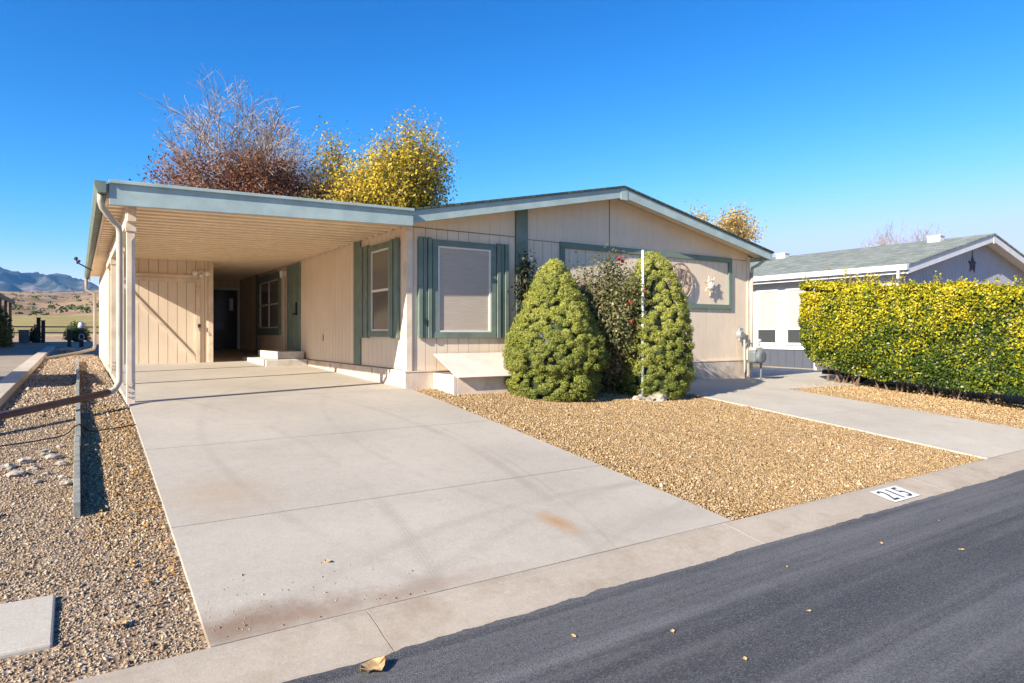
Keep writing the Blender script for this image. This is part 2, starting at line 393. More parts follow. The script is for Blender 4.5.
def npmesh(name, verts, faces, mat, parent=None):     # verts (N,3), faces (F,k)
    me = bpy.data.meshes.new(name); nf, k = faces.shape
    me.vertices.add(len(verts)); me.vertices.foreach_set('co', verts.astype(np.float32).ravel())
    me.loops.add(nf*k); me.loops.foreach_set('vertex_index', faces.astype(np.int32).ravel())
    me.polygons.add(nf); me.polygons.foreach_set('loop_start', np.arange(0, nf*k, k, dtype=np.int32))
    me.update(calc_edges=True)
    return link(name, me, mat, parent)
def tag(o, label=None, cat=None, group=None, kind=None):
    if label: o['label'] = label
    if cat: o['category'] = cat
    if group: o['group'] = group
    if kind: o['kind'] = kind
    return o
def thing(name, loc, label, cat, group=None):
    o = bpy.data.objects.new(name, None); col.objects.link(o); o.location = loc; o.empty_display_size = .2
    ORG[o.name] = Vector(loc)
    return tag(o, label, cat, group)
def copy_tree(o, parent=None):
    c = o.copy(); col.objects.link(c); c.parent = parent
    ORG[c.name] = ORG.get(o.name, Vector((0, 0, 0)))
    for ch in [x for x in bpy.data.objects if x.parent == o]: copy_tree(ch, c)
    return c

# ------------------------------------------------------------ terrain heights
def ip(x, xs, ys): return float(np.interp(x, xs, ys))
def D(x, y):           # finished level of slabs
    z0 = ip(x, [0, 5, 13, 20, 40], [0, 0, -.15, -.25, -.3])
    if y <= 3.42: return -.63
    if y <= 9.5:
        t = (y-3.42)/6.08; t = t+.12*t*(1-t); return -.63+(z0+.63)*t
    sl = .03 if .5 < x < 13.2 else .006
    return z0+sl*(min(y, 23)-9.5)
def G(x, y):           # earth
    if y < 3.42:
        if y > -5.0: return -.80 if y < 3.3 else -.80+(y-3.3)/.12*.12
        return -.66
    z = D(x, y)-(.035 if x < 4.4 else .02)
    if .5 < x < 13.2 and y > 9.5: z = D(.4, y)-.06-.012*max(0, x-5)
    if y < 60: z += (.0095 if x < .5 else .005)*max(0, y-9.5)
    else:
        z = .66+.034*(y-60)
        if y > 200: z += (y-200)*.022
        k = min(1, (y-60)/300); h = mnoise.fractal(Vector((x*.006, y*.006, 3)), 1, 2, 5)
        z += h*10*k + max(0, min(1, (y-150)/300))*max(0, (x+10))*.10*math.exp(-max(0, x-120)/200)
        if y > 700: z = z*max(0, 1-(y-700)/2600)+30*min(1, (y-700)/1000)
    return z
xs = sorted(set([-4000, -2500, -1500, -900, -500, -300, -200, -140, -100, -70, -50, -36, -26, -20, -15, -11, -8, -6, -4.5, -3.2]+list(np.round(np.arange(-2.4, .5, .4), 3))+[.49, .51]+list(np.round(np.arange(.8, 13.2, .7), 3))+[13.19, 13.21]+list(np.arange(14, 34, 1.2))+[38, 45, 55, 70, 90, 120, 160, 200, 260, 350, 500, 900, 1500, 2500, 4000]))
xs += list(np.arange(-90, 90, 6)); xs = sorted(set(float(x) for x in xs))
ys = sorted(set([-4000, -2000, -900, -400, -150, -60, -25, -12, -8, -5.3, -5.01, -4.99, 0, 3.0, 3.3, 3.42, 3.43]+list(np.round(np.arange(3.7, 9.5, .4), 3))+[9.49, 9.51]+list(np.arange(10.5, 60, 2))+[59.9, 60.1]+list(np.arange(64, 700, 9))+[720, 800, 900, 1050, 1300, 1600, 2000, 2600, 3300, 4000]))
V = np.array([(x, y, G(x, y)) for y in ys for x in xs]); nx = len(xs)
F = np.array([(j*nx+i, j*nx+i+1, (j+1)*nx+i+1, (j+1)*nx+i) for j in range(len(ys)-1) for i in range(nx-1)])
g_ = npmesh('ground', V, F, 'ground'); tag(g_, kind='structure')

def sheet(name, x0, x1, y0, y1, mat, off=0, th=.12, fn=D, nxs=12, nys=16):
    X = np.linspace(x0, x1, nxs); Y = np.linspace(y0, y1, nys); mb = MB()
    vt = [(x, y, fn(x, y)+off) for y in Y for x in X]; n = len(vt)
    vb = [(a, b, c-th) for a, b, c in vt]; fs = []
    for j in range(nys-1):
        for i in range(nxs-1):
            a = j*nxs+i; q = (a, a+1, a+nxs+1, a+nxs); fs.append(q); fs.append(tuple(n+k for k in reversed(q)))
    edge = [j for j in range(nxs)]+[j*nxs+nxs-1 for j in range(1, nys)]+[(nys-1)*nxs+i for i in range(nxs-2, -1, -1)]+[j*nxs for j in range(nys-2, 0, -1)]
    for a, b in zip(edge, edge[1:]+edge[:1]): fs.append((a, n+a, n+b, b))
    mb.add(vt+vb, fs); o = obj(name, mb, mat); return tag(o, kind='structure')

# road, curbs
rd = MB(); X = np.concatenate([np.linspace(-150, -3, 80), np.linspace(-2.9, 14, 900), np.linspace(14.1, 220, 200)])
rr = lambda x: 3.0+.04*mnoise.noise(Vector((x*1.3, 0, 0)))+.022*mnoise.noise(Vector((x*7, 5, 0)))+.010*mnoise.noise(Vector((x*31, 5, 0)))
prof = [(-5, 0), (-2.5, .04), (-.8, .06), (1.2, .045), (2.6, .012), (3.0, 0)]
vv = []
for x in X:
    for (y, dz) in prof: vv.append((x, rr(x) if y == 3.0 else y, -.682+dz))
n = len(prof); ff = [(i*n+j, (i+1)*n+j, (i+1)*n+j+1, i*n+j+1) for i in range(len(X)-1) for j in range(n-1)]
npm = npmesh('road', np.array(vv), np.array(ff), 'asphalt'); tag(npm, kind='structure')
cb = MB(); x = -60.0
joints = [1.30+2.95*k for k in range(-20, 40)]
for a, b in zip(joints, joints[1:]):
    p = [(2.93, -.86), (2.93, -.697), (3.03, -.688), (3.14, -.672), (3.25, -.648), (3.34, -.632), (3.405, -.629), (3.405, -.86)]
    m = len(p); seg = max(2, int((b-a)/.3)); k0 = len(cb.v)
    for i in range(seg+1):
        xx = a+.003+(b-a-.006)*i/seg
        for q in p: cb.v.append((xx, q[0], q[1]+.004*mnoise.noise(Vector((xx*1.3, q[0]*6, 0)))))
    for i in range(seg):
        for j in range(m): cb.f.append((k0+i*m+j, k0+(i+1)*m+j, k0+(i+1)*m+(j+1) % m, k0+i*m+(j+1) % m))
    cb.f.append(tuple(range(k0, k0+m))); cb.f.append(tuple(range(k0+seg*m, k0+seg*m+m)))
tag(obj('curb', cb, 'curb'), kind='structure')
cb2 = MB().box(-60, 120, -5.4, -4.95, -.86, -.62); tag(obj('curb', cb2, 'curb'), kind='structure')

# driveway slabs (joint gaps 8 mm)
sheet('driveway', .53, 4.39, 3.42, 5.0, 'drive', nys=8)
sheet('driveway', .53, 4.39, 5.012, 7.1, 'drive', nys=8)
sheet('driveway', .53, 4.39, 7.112, 9.5, 'drive', nys=8)
sheet('carport_floor', .53, 4.37, 9.515, 22.4, 'drive', nys=20)
sheet('walkway', 9.15, 12.0, 3.42, 5.9, 'walk', nys=8)
sheet('walkway', 9.15, 12.0, 5.908, 8.0, 'walk', nys=6)
sheet('walkway', 8.5, 19.3, 8.008, 9.62, 'walk', nys=5, nxs=24)
sheet('walkway', 13.1, 19.3, 9.628, 24, 'walk', nys=8, nxs=8)
# neighbour drive on the left, sunken, with raised border
FL = lambda x, y: G(x, y)+.02
sheet('neighbour_driveway', -4.2, -1.06, 3.42, 34, 'nslab', fn=FL, nys=30)
bd = MB()
Yb = list(np.linspace(8.6, 33, 18))
for a, b in zip(Yb, Yb[1:]):
    z0, z1 = G(-.9, a), G(-.9, b)
    bd.hexa([(-1.05, a, z0-.1), (-.78, a, z0-.1), (-.78, b-.01, z1-.1), (-1.05, b-.01, z1-.1), (-1.05, a, z0+.10), (-.80, a, z0+.095), (-.80, b-.01, z1+.095), (-1.05, b-.01, z1+.10)])
tag(obj('concrete_border', bd, 'walk', bevel=.008), 'long raised concrete border running back beside the left gravel strip', 'concrete border')
sl = MB().hexa([(-1.8, 3.80, -.7), (-.10, 3.80, -.7), (-.10, 4.33, -.7), (-1.8, 4.33, -.7), (-1.8, 3.80, -.592), (-.10, 3.80, -.597), (-.10, 4.33, -.537), (-1.8, 4.33, -.532)])
tag(obj('concrete_slab', sl, 'walk', bevel=.012), 'small flat concrete slab set in the gravel at the near left', 'concrete slab')

# mountains
mx = np.linspace(-3200, 2600, 330); my = np.linspace(2300, 3950, 60); mv = []
for y in my:
    for x in mx:
        t = (y-2300)/1500
        ridge = 300-(x+300)*.12 + 60*mnoise.noise(Vector((x*.0012, 2, 0)))+18*mnoise.noise(Vector((x*.006, 4, 0)))
        prof_ = math.sin(min(1, t)*math.pi/2)**1.1 if t < 1 else max(0, 1-(t-1)*3)
        r = abs(mnoise.fractal(Vector((x*.0042, y*.0016, 1)), 1, 2.1, 7))
        mv.append((x, y, 5+ridge*prof_*(1-.9*r*(1-.45*prof_))-25*r))
nm = len(mx); mf = [(j*nm+i, j*nm+i+1, (j+1)*nm+i+1, (j+1)*nm+i) for j in range(len(my)-1) for i in range(nm-1)]
mo = npmesh('mountains', np.array(mv), np.array(mf), 'mountain'); tag(mo, kind='structure')
# haze
hz = MB().box(-4600, 4600, -4600, 4600, -40, 620)
hg = bpy.data.materials.new('haze'); hg.use_nodes = True; ht = hg.node_tree
ht.nodes.remove(ht.nodes['Principled BSDF']); pv = ht.nodes.new('ShaderNodeVolumePrincipled')
pv.inputs['Color'].default_value = (.16, .48, 1, 1); pv.inputs['Density'].default_value = .00010; pv.inputs['Anisotropy'].default_value = 0
ht.links.new(pv.outputs[0], ht.nodes['Material Output'].inputs['Volume'])
ho = obj('haze', hz, hg); tag(ho, kind='stuff')

# ------------------------------------------------------------ gravel stones
def stones(name, x0, x1, y0, y1, n, size, mat, zf=G, mask=None, big=0):
    x = rng.uniform(x0, x1, n); y = rng.uniform(y0, y1, n)
    if mask is not None: k = mask(x, y); x = x[k]; y = y[k]; n = len(x)
    z = np.array([zf(a, b) for a, b in zip(x, y)])
    s = size*rng.lognormal(0, .28, n)
    if big: s = s*(1+big*(rng.random(n) > .97))
    base = np.array([(1, 0, 0), (-.5, .86, 0), (-.5, -.86, 0), (.35, .2, .62), (-.3, -.1, .7), (.1, 0, -.6)])
    fc = np.array([(0, 1, 3), (1, 2, 4), (2, 0, 3), (1, 4, 3), (2, 3, 4), (0, 5, 1), (1, 5, 2), (2, 5, 0)])
    v = base[None]+rng.normal(0, .17, (n, 6, 3))
    a = rng.uniform(0, 6.28, n); ca, sa = np.cos(a), np.sin(a)
    vx = v[:, :, 0]*ca[:, None]-v[:, :, 1]*sa[:, None]; vy = v[:, :, 0]*sa[:, None]+v[:, :, 1]*ca[:, None]
    tilt = rng.normal(0, .35, n)[:, None]; vz = v[:, :, 2]+vx*tilt
    P = np.stack([x[:, None]+vx*s[:, None], y[:, None]+vy*s[:, None], z[:, None]+vz*s[:, None]+s[:, None]*.25], -1).reshape(-1, 3)
    FF = (fc[None]+np.arange(n)[:, None, None]*6).reshape(-1, 3)
    o = npmesh(name, P, FF, mat); return tag(o, kind='stuff')
stones('gravel', 4.41, 9.13, 3.45, 9.62, 150000, .0082, 'stone_gold', big=.8)
stones('gravel', 12.02, 15.6, 3.45, 7.98, 40000, .010, 'stone_gold', big=.6)
stones('gravel', -1.9, .51, 3.43, 9, 62000, .0066, 'stone_mix', big=.8, mask=lambda x, y: ~((x < -.09) & (y > 3.78) & (y < 4.34)))
stones('gravel', -.76, .51, 9, 24, 16000, .013, 'stone_mix', big=1)
stones('gravel', .0, .51, 4.4, 9.5, 9000, .0095, 'stone_gold', big=.7, mask=lambda x, y: (rng.random(len(x)) < np.clip((y-4.3)/1.6, 0, 1)) & (rng.random(len(x)) < np.clip((x+.02)/.15, 0, 1)))

stones('driveway_grit', .55, 1.75, 3.44, 4.15, 420, .0055, 'stone_mix', zf=lambda a, b: D(a, b)-.002, big=1, mask=lambda x, y: rng.random(len(x)) < np.exp(-(x-.55)*1.6-(y-3.44)*2.2)+.03)
# ------------------------------------------------------------ leaves
def leaves(P, Nn, L, W, mat, name, parent=None, jit=.6, out=.4, droop=0):
    n = len(P); nr = Nn+rng.normal(0, jit, (n, 3)); nr /= np.linalg.norm(nr, axis=1)[:, None]+1e-9
    t = rng.normal(0, 1, (n, 3))+Nn*out*2; t[:, 2] -= droop; t -= nr*(t*nr).sum(1)[:, None]; t /= np.linalg.norm(t, axis=1)[:, None]+1e-9
    b = np.cross(nr, t); l = (L*rng.uniform(.65, 1.3, n))[:, None]; ww = (W*rng.uniform(.7, 1.25, n))[:, None]
    v = np.stack([P-t*l*.5, P+b*ww*.5+nr*ww*.12, P+t*l*.5, P-b*ww*.5+nr*ww*.12], 1).reshape(-1, 3)
    return npmesh(name, v, (np.arange(n)[:, None]*4+np.arange(4)[None]), mat, parent)
def sph(n):
    d = rng.normal(0, 1, (n, 3)); return d/np.linalg.norm(d, axis=1)[:, None]

# ------------------------------------------------------------ HOUSE
def siding(mb, axis, plane, sgn, a0, a1, zb, zt, pitch=.203, th=.014, gap=.009, ofs=0):
    a = a0
    if ofs: seq = [a0]+list(np.arange(a0+ofs, a1, pitch))+[a1]
    else: seq = list(np.arange(a0, a1-.02, pitch))+[a1]
    f = (lambda v: v) if callable(zt) else None
    Zt = zt if callable(zt) else (lambda q: zt); Zb = zb if callable(zb) else (lambda q: zb)
    for p, q in zip(seq, seq[1:]):
        p2, q2 = p+gap/2, q-gap/2
        i, o_ = plane, plane+sgn*th
        pts = []
        for t in (i, o_):
            for aa, zz in ((p2, Zb(p2)), (q2, Zb(q2)), (q2, Zt(q2)), (p2, Zt(p2))):
                pts.append((aa, t, zz) if axis == 'x' else (t, aa, zz))
        mb.add(pts, [(0, 1, 2, 3), (7, 6, 5, 4), (0, 4, 5, 1), (1, 5, 6, 2), (2, 6, 7, 3), (3, 7, 4, 0)])
    return mb
house = thing('manufactured_house', (8.7, 9.65, 0), 'long tan single-storey house with sage green trim and attached open carport', 'house')
XL, XR, YF, YB = 4.375, 13.0, 9.65, 24.0
RZ = lambda x: 3.70-.203*abs(x-8.69)          # top of roof deck
UR = lambda x: RZ(x)-.10
# wall core
wc = MB(); wc.prism([(XL+.02, .2), (XR-.02, .2), (XR-.02, UR(XR)-.04), (8.69, UR(8.69)-.04), (XL+.02, UR(XL)-.04)], 'y', YF+.02, YB)
obj('wall', wc, 'siding_back', house)
sd_ = MB()
siding(sd_, 'x', YF+.02, -1, XL+.03, 6.46, .28, 2.585, ofs=.1)
siding(sd_, 'x', YF+.02, -1, XL+.03, 6.46, 2.60, lambda x: UR(x)-.02, ofs=.1, gap=.002)
siding(sd_, 'x', YF+.02, -1, 6.74, XR-.02, .24, 2.56, ofs=.13)
siding(sd_, 'x', YF+.02, -1, 6.74, 8.68, 2.575, lambda x: UR(x)-.02, gap=.002, ofs=.2)
siding(sd_, 'x', YF+.02, -1, 8.70, XR-.02, 2.575, lambda x: UR(x)-.02, gap=.002, ofs=.2)
siding(sd_, 'y', XL+.02, -1, YF+.03, 22.38, .30, 2.66)
siding(sd_, 'y', XR-.02, 1, YF+.03, YB, .2, 2.72)
obj('siding', sd_, 'siding', house)
# corner boards
for q in ((XL-.012, XL+.085, YF-.022, YF+.004, .28, 2.60), (XL-.012, XL+.012, YF+.006, YF+.10, .28, 2.60), (XR-.08, XR+.015, YF-.022, YF+.004, .2, 2.66)): obj('corner_board', MB().box(*q), 'tan', house, bevel=.003)
# foundation skirt
fk = MB(); fk.box(XL+.03, XR-.01, YF-.045, YF+.02, -.35, .262); fk.box(XL-.045, XL+.03, YF-.045, 22.4, -.3, .285)
fk.box(XR-.01, XR+.03, YF-.045, YB, -.4, .22)
obj('foundation', fk, 'skirt', house, bevel=.006)
cap = MB(); cap.box(XL-.055, XR-.0, YF-.055, YF-.002, .262, .279)
obj('foundation_cap', cap, 'tan', house)
for y in (11.0, 13.3): obj('foundation_joint', MB().box(XL-.052, XL-.045, y, y+.02, -.05, .27), 'siding_back', house)
# green verticals & frame panel
gt = MB(); gt.box(6.47, 6.72, YF-.028, YF+.01, .281, UR(6.6)-.03); obj('trim_board', gt, 'green', house, bevel=.004)
gt = MB(); gt.box(XL-.028, XL+.01, 11.66, 12.0, .30, 2.60); obj('trim_board', gt, 'green', house, bevel=.004)
gt = MB(); gt.box(XL-.028, XL+.01, 19.99, 20.18, .32, 2.64); obj('trim_board', gt, 'green', house, bevel=.004)
gt = MB(); gt.box(7.45, 12.36, YF-.034, YF+.004, 2.475, 2.585); obj('panel_frame', gt, 'green', house, bevel=.004)
gt = MB(); gt.box(12.25, 12.36, YF-.034, YF+.004, 1.53, 2.472); obj('panel_frame', gt, 'green', house, bevel=.004)
gt = MB(); gt.box(7.45, 12.36, YF-.034, YF+.004, 1.42, 1.527); obj('panel_frame', gt, 'green', house, bevel=.004)
gt = MB(); gt.box(7.45, 7.56, YF-.034, YF+.004, 1.53, 2.472); obj('panel_frame', gt, 'green', house, bevel=.004)
for q in ((XL+.02, 6.46, YF-.004, YF+.008, 2.586, 2.598), (8.683, 8.697, YF, YF+.01, 2.59, 3.5)): obj('siding_seam', MB().box(*q), 'siding_back', house)

def window(par, axis, plane, s, a0, a1, z0, z1, fr, frame_mat, sash_mat, panes, pane_mats, name='window'):
    """axis: along which the window runs; plane: wall face; s: outward sign. panes = list of rects in 0..1"""
    def bx(mb, p0, p1, d0, d1, q0, q1):
        lo, hi = sorted((plane+s*d0, plane+s*d1))
        return mb.box(p0, p1, lo, hi, q0, q1) if axis == 'x' else mb.box(lo, hi, p0, p1, q0, q1)
    root = MB(); bx(root, a0, a1, .0, .045, z1-fr, z1); bx(root, a0, a1, .0, .05, z0, z0+fr)
    bx(root, a0, a0+fr, .0, .045, z0+fr, z1-fr); bx(root, a1-fr, a1, .0, .045, z0+fr, z1-fr)
    wobj = obj(name, root, frame_mat, par, bevel=.004)
    A0, A1, Z0, Z1 = a0+fr+.002, a1-fr-.002, z0+fr+.002, z1-fr-.002
    sh = MB(); t = .028
    bx(sh, A0, A1, .001, .034, Z0, Z0+t); bx(sh, A0, A1, .001, .034, Z1-t, Z1); bx(sh, A0, A0+t, .001, .034, Z0+t, Z1-t); bx(sh, A1-t, A1, .001, .034, Z0+t, Z1-t)
    xsn = sorted(set(p[0] for p in panes)|set(p[1] for p in panes)); zsn = sorted(set(p[2] for p in panes)|set(p[3] for p in panes))
    for q in xsn[1:-1]:
        aa = A0+(A1-A0)*q; bx(sh, aa-.018, aa+.018, .001, .032, Z0+t+.001, Z1-t-.001)
    for q in zsn[1:-1]:
        zz = Z0+(Z1-Z0)*q; bx(sh, A0+t+.001, A1-t-.001, .001, .038, zz-.02, zz+.02)
    obj('sash', sh, sash_mat, wobj)
    for (p0, p1, q0, q1), pm in zip(panes, pane_mats):
        g = MB(); bx(g, A0+(A1-A0)*p0+.004, A0+(A1-A0)*p1-.004, .003, .012, Z0+(Z1-Z0)*q0+.004, Z0+(Z1-Z0)*q1-.004)
        obj('pane', g, pm, wobj)
    return wobj
YW = YF-.001+.006
window(house, 'x', YF+.005, -1, 4.82, 6.04, .80, 2.42, .10, 'green', 'vinyl', [(0, 1, 0, 1)], ['screen'])
window(house, 'y', XL+.005, -1, 10.20, 11.21, .82, 2.43, .10, 'green', 'vinyl', [(0, 1, 0, .5), (0, 1, .5, 1)], ['darkglass', 'dimglass'])
window(house, 'y', XL+.005, -1, 17.40, 19.86, .84, 2.50, .19, 'green', 'vinyl', [(0, .5, 0, .5), (.5, 1, 0, .5), (0, .5, .5, 1), (.5, 1, .5, 1)], ['dimglass']*4)
def shutter(axis, plane, s, a0, a1, z0, z1, hook=None):
    mb = MB(); n = 3; w_ = (a1-a0)/n
    for i in range(n):
        p0, p1 = a0+i*w_+.008, a0+(i+1)*w_-.008; th = .05 if i != 1 else .032
        lo, hi = sorted((plane+s*.012, plane+s*(.012+th)))
        mb.box(p0, p1, lo, hi, z0, z1) if axis == 'x' else mb.box(lo, hi, p0, p1, z0, z1)
    lo, hi = sorted((plane, plane+s*.012))
    mb.box(a0, a1, lo, hi, z0+.05, z1-.05) if axis == 'x' else mb.box(lo, hi, a0, a1, z0+.05, z1-.05)
    sh_ = obj('shutter', mb, 'green', house, bevel=.003)
    if hook:
        k = MB(); k.box(hook-.012, hook+.012, YF-.068, YF-.05, 1.02, 1.12); obj('latch', k, 'dark', sh_)
shutter('x', YF+.004, -1, 4.56, 4.81, .80, 2.44, hook=4.68); shutter('x', YF+.004, -1, 6.05, 6.30, .80, 2.44)
shutter('y', XL+.004, -1, 9.90, 10.19, .80, 2.44); shutter('y', XL+.004, -1, 11.22, 11.60, .80, 2.46)
# side door
dm = MB(); dm.box(XL-.03, XL+.01, 15.62, 15.74, .38, 2.56); dm.box(XL-.03, XL+.01, 16.62, 16.74, .38, 2.56); dm.box(XL-.03, XL+.01, 15.742, 16.618, 2.46, 2.56); dm.box(XL-.05, XL+.01, 15.742, 16.618, .36, .40)
dfr = obj('door_frame', dm, 'green', house, bevel=.003)
dm = MB(); dm.box(XL-.018, XL+.002, 15.745, 16.615, .402, 2.458)
for y0, y1 in ((15.84, 16.13), (16.23, 16.52)):
    for z0, z1 in ((.55, 1.15), (1.3, 2.3)): dm.box(XL-.026, XL-.018, y0, y1, z0, z1)
door = obj('door', dm, 'green', house, bevel=.006)
k = MB(); k.lathe([(.03, 0), (.03, .02), (.012, .025), (.012, .05), (.032, .06), (.034, .08), (.02, .095)], (XL-.12, 15.86, 1.35), 12, 'x'); obj('door_handle', k, 'dark', door, smooth=True)
k = MB().box(XL-.05, XL-.02, 15.83, 15.9, 1.32, 1.62); obj('lock_plate', k, 'dark', door)
k = MB().tube([(XL-.02, 16.95, .33), (XL-.02, 16.95, 2.35)], .022, 8); obj('conduit', k, 'down', house)
lt = MB(); lt.box(XL-.05, XL, 16.90, 17.0, 2.32, 2.46); lt.lathe([(.02, -.0), (.05, .05), (.06, .16), (.03, .19)], (XL-.10, 16.95, 2.28), 10)
obj('porch_lamp', lt, 'bulb', house)
k = MB().box(XL-.035, XL-.012, 13.9, 14.0, .72, .85); obj('outlet_box', k, 'tan', house)
# roof
def slab_poly(x0, x1, top, th): return [(x0, top(x0)-th), (x1, top(x1)-th), (x1, top(x1)), (x0, top(x0))]
rf = MB(); RY0 = 9.21
rf.prism(slab_poly(4.25, 8.69, RZ, .035), 'y', RY0, YB+.3); rf.prism(slab_poly(8.69, 13.33, RZ, .035), 'y', RY0, YB+.3)
roof = obj('roof', rf, 'roof_h', house)
RU = lambda x: RZ(x)-.037
rk = MB(); rk.prism([(4.28, RU(4.28)-.19), (8.60, RU(8.60)-.19), (8.60, RU(8.60)), (4.28, RU(4.28))], 'y', RY0+.03, RY0+.065)
obj('rake_board', rk, 'fascia', roof, bevel=.003)
rk = MB(); rk.prism([(8.78, RU(8.78)-.19), (13.30, RU(13.30)-.17), (13.30, RU(13.30)), (8.78, RU(8.78))], 'y', RY0+.03, RY0+.065)
obj('rake_board', rk, 'fascia', roof, bevel=.003)
rk = MB(); rk.prism([(8.605, RU(8.6)-.215), (8.775, RU(8.6)-.215), (8.775, RU(8.775)), (8.69, RU(8.69)), (8.605, RU(8.605))], 'y', RY0+.022, RY0+.065)
obj('ridge_block', rk, 'fascia', roof)
rk = MB(); rk.box(13.262, 13.298, RY0+.066, YB+.25, RU(13.3)-.16, RU(13.3)-.002); obj('eave_board', rk, 'fascia', roof)
so = MB(); so.prism([(4.3, RU(4.3)-.075), (8.69, RU(8.69)-.075), (8.69, RU(8.69)-.055), (4.3, RU(4.3)-.055)], 'y', RY0+.067, YF+.05)
so.prism([(8.69, RU(8.69)-.075), (13.26, RU(13.26)-.075), (13.26, RU(13.26)-.055), (8.69, RU(8.69)-.055)], 'y', RY0+.067, YF+.05)
so.prism([(12.9, RU(13.26)-.10), (13.26, RU(13.26)-.10), (13.26, RU(13.26)-.08), (12.9, RU(13.26)-.08)], 'y', YF+.06, YB)
obj('soffit', so, 'soffit', roof)
# right-hand downspout
k = MB().tube([(13.24, 9.45, 2.68), (13.22, 9.42, 2.56), (13.12, 9.50, 2.46), (13.04, 9.585, 2.40), (13.03, 9.595, 2.28)], .038, 8); obj('downspout', k, 'fascia', house, smooth=True)
k = MB().tube([(13.03, 9.60, 2.29), (13.03, 9.60, .05)], .036, 8); obj('downspout', k, 'down', house, smooth=True)

# carport
CZ = lambda x: 2.69+(x-.30)*.0185             # top of carport roof
cr_ = MB(); cr_.prism([(.30, CZ(.3)-.03), (4.245, CZ(4.245)-.03), (4.245, CZ(4.245)), (.30, CZ(.3))], 'y', 9.22, YB)
carport = obj('carport_roof', cr_, 'roof_h', house)
k = MB(); k.prism([(.31, CZ(.3)-.275), (4.27, CZ(4.27)-.24), (4.27, CZ(4.27)+.005), (.31, CZ(.3)+.005)], 'y', 9.17, 9.217); 
k.prism([(.305, CZ(.3)-.02), (4.275, CZ(4.27)-.02), (4.275, CZ(4.27)+.02), (.305, CZ(.3)+.02)], 'y', 9.135, 9.169)
obj('fascia_board', k, 'fascia', carport, bevel=.003)
# ribbed ceiling, ribs along X
pr = []; y = 9.25; cz0 = lambda x: CZ(x)-.17
while y < 22.4:
    pr += [(y, 0), (y+.14, 0), (y+.15, .12), (y+.29, .12)]; y += .30
ce = MB(); nn = len(pr)
xc = [.32, 4.36]
for x in xc:
    for (yy, dz) in pr: ce.v.append((x, yy, cz0(x)+dz))
for i in range(nn-1): ce.f.append((i, i+1, nn+i+1, nn+i))
obj('ceiling_panel', ce, 'soffit', carport, fixn=False)
k = MB(); k.box(.285, .312, 9.25, YB, CZ(.3)-.19, CZ(.3)-.005); obj('edge_board', k, 'tan', carport)
k = MB(); k.box(.51, .61, 9.42, 16.6, cz0(.55)-.25, cz0(.55)-.004); obj('beam', k, 'tan', carport, bevel=.004)
# gutter: U profile
gut = MB(); x0, x1, zt, zb = .16, .28, CZ(.3)-.005, CZ(.3)-.14; t = .006
gut.prism([(x1, zt), (x1, zb), (x0+.035, zb), (x0, zt-.05), (x0, zt), (x0+t, zt), (x0+t, zt-.048), (x0+.038, zb+t), (x1-t, zb+t), (x1-t, zt)], 'y', 9.15, YB)
gut.prism([(x1, zt), (x1, zb), (x0+.035, zb), (x0, zt-.05), (x0, zt)], 'y', 9.142, 9.15)
obj('gutter', gut, 'green', carport)
M['gutlit'] = M['green']
k = MB().tube([(.225, 9.28, zb+.01), (.225, 9.28, 2.46), (.245, 9.30, 2.39), (.36, 9.42, 2.26), (.42, 9.47, 2.20), (.43, 9.48, 2.12), (.43, 9.48, .36), (.425, 9.475, .27), (.38, 9.42, .19), (.30, 9.34, .155)], .036, 8)
dsp = obj('downspout', k, 'down', carport, smooth=True)
k = MB().tube([(.31, 9.35, .158), (-.67, 8.47, .03), (-2.2, 7.15, -.12)], .042, 10); obj('drain_extension', k, 'drain', dsp, smooth=True)
k = MB().tube([(.205, 23.6, zb+.01), (.205, 23.6, 2.2), (.42, 23.5, 2.1), (.42, 23.4, .5), (.38, 23.2, .42), (.0, 22.8, .32), (-.9, 22.2, .16), (-1.7, 21.9, .08)], .045, 8); obj('downspout', k, 'drain_far', carport, smooth=True)
PY_ = [(9.60, .0), (12.0, .0), (14.3, .0)]
for (y, _) in PY_:
    k = MB(); zb_ = D(.56, y)-.02; k.box(.51, .605, y-.048, y+.048, zb_, cz0(.55)-.253)
    p = obj('post', k, 'tan', house, bevel=.004)
    k = MB(); k.box(.498, .617, y-.060, y+.060, cz0(.55)-.36, cz0(.55)-.10); obj('post_cap', k, 'tan', p, bevel=.003)
    for zz in (.04, .10, .17): 
        for s in (-.02, .02): obj('bolt', MB().lathe([(.007, 0), (.007, .012)], (.556+s, y-.062, zb_+.05+zz), 6, 'y'), 'dark', p)
k = MB(); k.box(.36, .62, 9.50, 16.6, -.3, D(.56, 9.6)-.012); 
# shed block at the back of the carport
SY = 16.60
sc = MB(); sc.box(.56, 2.60, SY+.02, 22.38, -.2, 2.62); sc.box(2.60, XL, 22.42, 22.6, .1, 2.64); obj('wall', sc, 'siding_back', house)
ss = MB(); siding(ss, 'x', SY+.02, -1, .55, 2.52, .20, 2.60, pitch=.19)
siding(ss, 'y', .56, -1, SY+.02, 24.0, -.02, 2.56); siding(ss, 'y', 2.60, 1, SY+.02, 22.4, .2, 2.6); siding(ss, 'x', 22.42, -1, 2.62, 3.36, .3, 2.64); siding(ss, 'x', 22.42, -1, 3.36, 4.36, 2.34, 2.64)
obj('siding', ss, 'siding', house)
k = MB(); k.box(2.52, 2.63, SY-.022, SY+.03, .18, 2.6); obj('corner_board', k, 'tan', house, bevel=.003)
k = MB(); k.box(.53, .555, SY, 24, -.25, .1); obj('foundation', k, 'skirt', house)
k = MB(); k.box(.56, 2.28, SY-.045, SY, 2.14, 2.22); k.box(2.26, 2.35, SY-.03, SY, .21, 2.135); k.box(.70, 2.26, SY-.03, SY, 2.05, 2.135)
